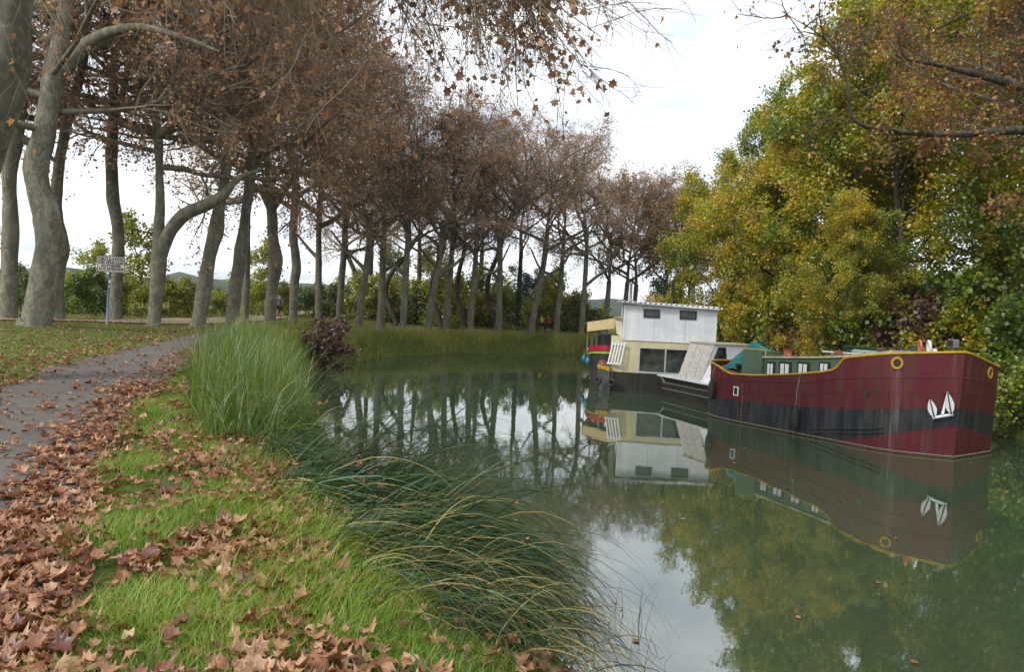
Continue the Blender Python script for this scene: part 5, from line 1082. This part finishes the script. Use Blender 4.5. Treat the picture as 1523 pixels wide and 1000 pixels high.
for k,(x,y,z) in enumerate([(3.66,30.75,.42),(4.22,30.58,.38)]):
    f=empty('tyre_fender',(x,y,z)); tag(f,'black tyre fender on the houseboat bow corner','fender','tyre fenders on the houseboat'); mb=MB(); mb.torus((0,0,0),(-.6,-.8,0),.13,.06,18,8); mb.build('tyre',MT['rubber'],f,True); mb=MB(); mb.tube([(0,.05,.15),(.02,.2,.62)],.01,5); mb.build('rope',MT['rope'],f)

# ------------------------------------------------------------------ low workboat with plank cabin
wb=empty('workboat',(6.15,30.0,0),math.atan2(-.944,.33)); tag(wb,'low grey workboat with a sloping plank cabin wall and white end','workboat','boats moored along the far bank')
# local x towards the camera, y to the right (away from canal)
mb=MB(); mb.hexa([(-.2,.28,-.5),(3.75,.28,-.5),(3.75,3.0,-.5),(-.2,3.0,-.5),(-.3,.2,.78),(3.8,.2,.78),(3.8,3.1,.78),(-.3,3.1,.78)]); mb.build('hull',MT['darkhull'],wb)
mb=MB(); mb.box(-.32,3.82,-.02,3.12,.783,.84); mb.build('deck_board',MT['white'],wb)
mb=MB(); mb.bar((-.1,.02,.78),(-.1,.24,.5),.04,.04); mb.build('bracket',MT['white'],wb)
for z in (.28,.52): mb=MB(); mb.bar((-.25,.22,z),(3.75,.22,z+.02),.05,.05); mb.build('rubbing_strip',MT['steel'],wb)
K=9; X0,X1=1.0,2.62
for i in range(K):
    a=X0+(X1-X0)*i/K+.006; b_=X0+(X1-X0)*(i+1)/K-.006; dz=.004*(i%3)
    y0,y1=.12-dz,.62-dz; zt_=2.24
    mb=MB(); mb.hexa([(a,y0,.843),(b_,y0,.843),(b_,y0+.03,.843),(a,y0+.03,.843),(a,y1,zt_),(b_,y1,zt_),(b_,y1+.03,zt_),(a,y1+.03,zt_)]); mb.build('plank',MT['plank'],wb)
mb=MB(); mb.hexa([(X0+.02,.18,.842),(X1-.0,.18,.842),(X1-.0,2.6,.842),(X0+.02,2.6,.842),(X0+.02,.67,2.23),(X1-.0,.67,2.23),(X1-.0,2.5,2.23),(X0+.02,2.5,2.23)]); mb.build('cabin',MT['white'],wb)
mb=MB(); mb.hexa([(X0-.04,.58,2.245),(X1+.08,.58,2.245),(X1+.08,2.6,2.245),(X0-.04,2.6,2.245),(X0-.04,.58,2.29),(X1+.08,.58,2.29),(X1+.08,2.6,2.29),(X0-.04,2.6,2.29)]); mb.build('cabin_roof',MT['cream'],wb)
for i,z in enumerate(np.arange(.86,2.2,.17)):
    yl=.18+.49*(z-.84)/1.39+.02; mb=MB(); mb.box(X1+.001,X1+.02,yl,2.5,z,z+.158); mb.build('clapboard',MT['white'],wb)
mb=MB(); mb.hexa([(X1+.021,.62,1.72),(X1+.021,1.18,1.72),(X1+.035,1.18,1.72),(X1+.035,.62,1.72),(X1+.021,.78,2.16),(X1+.021,1.12,2.16),(X1+.035,1.12,2.16),(X1+.035,.78,2.16)]); wd=mb.build('window',MT['frame'],wb)
mb=MB(); mb.hexa([(X1+.0355,.67,1.75),(X1+.0355,1.13,1.75),(X1+.04,1.13,1.75),(X1+.04,.67,1.75),(X1+.0355,.8,2.13),(X1+.0355,1.08,2.13),(X1+.04,1.08,2.13),(X1+.04,.8,2.13)]); mb.build('pane',MT['glass'],wd)
mb=MB(); mb.hexa([(X1+.0,.1,.843),(X1+.9,.1,.843),(X1+.9,1.6,.843),(X1+.0,1.6,.843),(X1+.0,.42,1.45),(X1+.55,.42,1.3),(X1+.55,1.5,1.3),(X1+.0,1.5,1.45)]); mb.build('hatch',MT['white'],wb)

# ------------------------------------------------------------------ tug with awning
TA=np.array([-.22,-.975]); tg=empty('tugboat',(4.35,33.6,0),math.atan2(TA[1],TA[0])); tag(tg,'dark tug with red and lime bow bands and a canvas awning','tugboat','boats moored along the far bank')
TT=[(0,0),(.12,.3),(.4,.62),(.9,.9),(1.8,1.08),(4,1.15),(8,1.05),(9.5,.6),(9.9,.1)]
TSH=[(0,1.78),(1,1.66),(3,1.45),(6,1.35),(9.9,1.5)]
ta=np.unique(np.concatenate([np.linspace(0,1.5,12),np.linspace(1.5,9.9,18)]))
lp_=[(a,-1) for a in ta[::-1]]+[(a,1) for a in ta[1:]]
mb=MB(); rows=[]
for a,s in lp_:
    sh=float(ti(TSH,a)); w=float(ti(TT,a)); rows.append([len(mb.V)+i for i in range(4)])
    for z,f in ((-.5,.80),(sh-.40,.97),(sh-.31,1.0),(sh,1.04)): mb.V.append((-a*(1 if z>0 else .97),s*w*f,z))
for i in range(len(rows)-1):
    for r,mt in ((0,0),(1,1),(2,2)): mb.F.append((rows[i][r],rows[i+1][r],rows[i+1][r+1],rows[i][r+1])); mb.M.append(mt)
mb.build('hull',[MT['darkhull'],MT['lime'],MT['red']],tg)
mb=MB()
for i in range(len(ta)-1):
    a,b_=ta[i],ta[i+1]; mb.add([(-a,-float(ti(TT,a)),float(ti(TSH,a))-.1),(-a,float(ti(TT,a)),float(ti(TSH,a))-.1),(-b_,float(ti(TT,b_)),float(ti(TSH,b_))-.1),(-b_,-float(ti(TT,b_)),float(ti(TSH,b_))-.1)],[(0,1,2,3)])
mb.build('deck',MT['greyhull'],tg)
mb=MB(); mb.tube([(-a,s*float(ti(TT,a))*1.045,float(ti(TSH,a))-.355) for a,s in lp_ if a<9.8],.04,6); mb.build('rubbing_strake',MT['lime'],tg,True)
mb=MB(); mb.box(-1.05,-.75,-.99,-.97,1.45,1.56); mb.build('name_plate',MT['white'],tg)
mb=MB(); mb.box(-7.5,-3.2,-.8,.8,1.3,2.1); mb.build('cabin',MT['greyhull'],tg)
mb=MB(); K=10
for off in (0,.02):
    for x in np.linspace(-6.6,-2.2,7):
        for i in range(K+1):
            v=i/K*2-1; w_=min(1,abs(v)/.8); mb.V.append((x,math.copysign(w_,v)*1.25 if v else 0.0,(3.05-.28*w_**2 if abs(v)<=.8 else 2.77-.55*(abs(v)-.8)/.2)+off-.02*math.sin((x+2.2)*2.1)**2))
q=K+1
for r in range(6):
    for i in range(K): a=r*q+i; mb.F+=[(a,a+1,a+q+1,a+q),(77+a,77+a+q,77+a+q+1,77+a+1)]; mb.M+=[0,0]
mb.build('awning',MT['canvas'],tg)
mb=MB(); mb.add([(-2.2,.1,2.93),(-2.2,1.2,2.62),(-1.9,1.2,1.75),(-2.0,.3,1.9),(-2.25,.1,2.93),(-2.25,1.2,2.62),(-1.95,1.2,1.75),(-2.05,.3,1.9)],[(0,1,2,3),(7,6,5,4),(0,3,7,4),(1,5,6,2)]); mb.build('side_curtain',MT['paleCanvas'],tg)
mb=MB(); mb.add([(-2.19,-1.22,2.3),(-2.19,.1,2.52),(-2.19,.1,3.02),(-2.19,-1.22,2.76),(-2.21,-1.22,2.3),(-2.21,.1,2.52),(-2.21,.1,3.02),(-2.21,-1.22,2.76)],[(0,1,2,3),(7,6,5,4),(0,3,7,4),(1,5,6,2),(0,4,5,1)]); mb.build('valance',MT['canvas'],tg)
for x,y in ((-2.3,-1.2),(-2.3,1.2),(-4.4,-1.2),(-6.5,-1.2),(-6.5,1.2)): mb=MB(); mb.tube([(x,y,1.3),(x,y,2.6)],.02,6); mb.build('awning_post',MT['steel'],tg,True)
mb=MB(); mb.tube([(-1.4,-.35,1.5),(-1.4,-.35,2.25),(-1.4,.35,2.25),(-1.4,.35,1.5)],.03,8); mb.build('bow_rail',MT['black'],tg,True)
for x,y in ((-.62,-.8),(-2.2,-1.12)):
    w=(4.35+x*math.cos(math.atan2(TA[1],TA[0]))-(y*1.16)*math.sin(math.atan2(TA[1],TA[0])),33.6+x*math.sin(math.atan2(TA[1],TA[0]))+(y*1.16)*math.cos(math.atan2(TA[1],TA[0])))
    f=empty('buoy_fender',(w[0],w[1],.98)); tag(f,'round blue buoy fender on the tug side','fender','blue fenders on the tug'); mb=MB(); mb.tube([(0,0,-.17),(0,0,-.14),(0,0,-.06),(0,0,.05),(0,0,.14),(0,0,.19)],[.02,.07,.115,.115,.07,.03],14); mb.build('ball',MT['blue'],f,True); mb=MB(); mb.tube([(0,0,.18),(.1,.05,.5)],.01,5); mb.build('rope',MT['rope'],f)

# ------------------------------------------------------------------ road sign
p=at(159,487,1.65); sy_=float(p[1]); bx=aty(159,487,sy_); zb=float(terr(bx[0],bx[1]))
sg=empty('road_sign',(bx[0],bx[1],zb),math.radians(12)); tag(sg,'white rectangular traffic sign with black French lettering on a blue post','sign')
MT['signwhite']=paint('sign_white',(0.62,0.60,0.55),.5,(0.3,0.26,0.2),.3); MT['postblue']=paint('post_blue',(0.12,0.19,0.30),.5,(0.2,0.2,0.2),.4)
ztop=float(aty(165,382,sy_)[2])-zb; zlo=float(aty(165,405,sy_)[2])-zb; W_=37/FPX*sy_/2*1.04
mb=MB(); mb.tube([(0,0,-.3),(.02,0,zlo*.5),(.1,0,ztop-.05)],.05,10); mb.build('post',MT['postblue'],sg,True)
for z,h,mt in ((zlo*.80,.16,'white'),(zlo*.72,.05,'white')):
    mb=MB(); mb.tube([(.02+.08*z/ztop,0,z),(.02+.08*z/ztop,0,z+h)],.053,10); mb.build('sticker',MT[mt],sg,True)
cx_=.13; mb=MB(); mb.box(cx_-W_,cx_+W_,-.085,-.055,zlo,ztop); pn=mb.build('sign_panel',MT['signwhite'],sg,False,.004)
mb=MB(); e=.022
for (a,b_,c_,d_) in ((-W_+.02,W_-.02,zlo+.02,zlo+.02+e),(-W_+.02,W_-.02,ztop-.02-e,ztop-.02),(-W_+.02,-W_+.02+e,zlo+.045,ztop-.045),(W_-.02-e,W_-.02,zlo+.045,ztop-.045)): mb.box(cx_+a,cx_+b_,-.089,-.0855,c_,d_)
mb.build('border',MT['black'],pn)
hh=(ztop-zlo-.12)/4
for k,txt in enumerate(['CIRCULATION','DES VÉHICULES','AUTORISÉE','AUX RIVERAINS']):
    cu=bpy.data.curves.new('lettering','FONT'); cu.body=txt; cu.align_x='CENTER'; cu.align_y='CENTER'; cu.size=hh*1.12; cu.offset=.006; cu.extrude=.0015; cu.materials.append(MT['black'])
    o=bpy.data.objects.new('lettering',cu); COL.objects.link(o); o.parent=pn; o.rotation_euler=(math.pi/2,0,0)
    o.location=(cx_,-.088,ztop-.06-hh*(k+.5)); bpy.context.view_layer.update()
    wmax=2*W_-.13; 
    sx_=min(1.0,wmax/o.dimensions.x)
    me_=bpy.data.meshes.new_from_object(o.evaluated_get(bpy.context.evaluated_depsgraph_get())); lo_=tuple(o.location); bpy.data.objects.remove(o)
    o=link('lettering',me_,pn,lo_); o.rotation_euler=(math.pi/2,0,0); o.scale=(sx_,1,1)

# ------------------------------------------------------------------ people
def skin(name,pts,edges,matl,parent,root=0):
    me=bpy.data.meshes.new(name); me.from_pydata([p[:3] for p in pts],edges,[]); me.materials.append(matl); o=link(name,me,parent)
    md=o.modifiers.new('skin','SKIN'); md.use_smooth_shade=True
    if not me.skin_vertices: me.skin_vertices_new() if hasattr(me,'skin_vertices_new') else None
    for i,p in enumerate(pts):
        v=me.skin_vertices[0].data[i]; v.radius=(p[3],p[4] if len(p)>4 else p[3]); v.use_root=(i==root)
    s=o.modifiers.new('sub','SUBSURF'); s.levels=1; s.render_levels=2; return o
MT['skin']=plain('skin',(0.36,0.20,0.14),.6,0,.1); MT['hair']=plain('dark_hair',(0.012,0.010,0.009),.8); MT['shirt']=plain('blue_grey_shirt',(0.085,0.095,0.125),.8,0,.2); MT['shorts']=plain('navy_shorts',(0.020,0.026,0.055),.8); MT['shoe']=plain('shoe',(0.30,0.10,0.06),.7); MT['hivis']=plain('yellow_vest',(0.62,0.68,0.03),.7,0,.1); MT['pink']=plain('red_jacket',(0.50,0.03,0.06),.7,0,.1)
def runner(loc,rz,label,top,group=None,s=1.0):
    t=empty('person',loc,rz); t.scale=(s,s,s); tag(t,label,'person',group)     # faces +y, running
    B=[(0,0,.95,.13,.10),(0,.02,1.12,.125,.09),(0,.05,1.32,.155,.10),(0,.06,1.47,.07,.06),(0,.08,1.56,.055,.055),(0,.10,1.66,.088,.10),(0,.10,1.74,.06,.065),
       (.10,.0,.92,.09),(.11,.16,.54,.062),(.11,-.10,.20,.042),(.11,-.16,.10,.04),(.11,-.06,.05,.035),
       (-.10,.0,.92,.09),(-.11,-.02,.50,.062),(-.11,-.34,.34,.045),(-.11,-.50,.30,.04),(-.11,-.55,.22,.033),
       (.20,.05,1.41,.062),(.26,-.14,1.18,.046),(.22,.06,1.06,.034),(.19,.13,1.05,.036),
       (-.20,.05,1.41,.062),(-.27,.0,1.14,.046),(-.22,.22,1.14,.034),(-.18,.29,1.17,.036)]
    E_=[(0,1),(1,2),(2,3),(3,4),(4,5),(5,6),(0,7),(7,8),(8,9),(9,10),(10,11),(0,12),(12,13),(13,14),(14,15),(15,16),(3,17),(17,18),(18,19),(19,20),(3,21),(21,22),(22,23),(23,24)]
    skin('body',B,E_,MT['skin'],t)
    g=.022; sh=[0,1,2,3,17,18,21,22]; mp={v:i for i,v in enumerate(sh)}
    skin('shirt',[tuple(list(B[v][:3])+[r+g for r in B[v][3:]]) for v in sh],[(mp[a],mp[b]) for a,b in E_ if a in mp and b in mp],top,t)
    so=[0,7,12]; P=[tuple(list(B[v][:3])+[r+.028 for r in B[v][3:]]) for v in so]+[(.105,.10,.68,.10),(-.105,-.01,.66,.10)]
    skin('shorts',P,[(0,1),(0,2),(1,3),(2,4)],MT['shorts'],t)
    skin('hair',[(0,.055,1.68,.10,.105),(0,.085,1.79,.085,.09)],[(0,1)],MT['hair'],t)
    for (a,b_) in ((10,11),(15,16)): 
        q0,q1=B[a],B[b_]; skin('shoe',[(*q0[:3],.05),(*q1[:3],.045)],[(0,1)],MT['shoe'],t)
    return t
jy=52.0; jp=aty(415,473,jy); jz=float(terr(jp[0],jp[1]))
runner((jp[0],jp[1],jz+.03),.15,'jogger in grey-blue shirt and dark shorts running away on the sandy path',MT['shirt'])
for px,tp,lb in ((806,'hivis','person in a yellow vest riding behind the bank grass'),(816,'pink','person in a red jacket riding behind the bank grass')):
    q=aty(px,497,63.0); zq=float(terr(q[0],q[1])); y_=empty('unused') if False else None
    r=runner((q[0],q[1],zq),1.4,lb,MT[tp],'two riders on the far towpath',.95)

# ------------------------------------------------------------------ air
m,nt,o=mat_new('haze_air'); pv=N(nt,'ShaderNodeVolumePrincipled'); pv.inputs['Color'].default_value=(0.80,0.88,1.0,1); pv.inputs['Density'].default_value=0.00018; pv.inputs['Anisotropy'].default_value=0.2
nt.links.new(pv.outputs[0],o.inputs['Volume'])
mb=MB(); mb.box(-2700,2700,-420,3300,-8,60); hz=mb.build('haze',m); tag(hz,'thin pale haze in the air over the whole place','haze',None,'stuff')
scene.cycles.volume_bounces=0
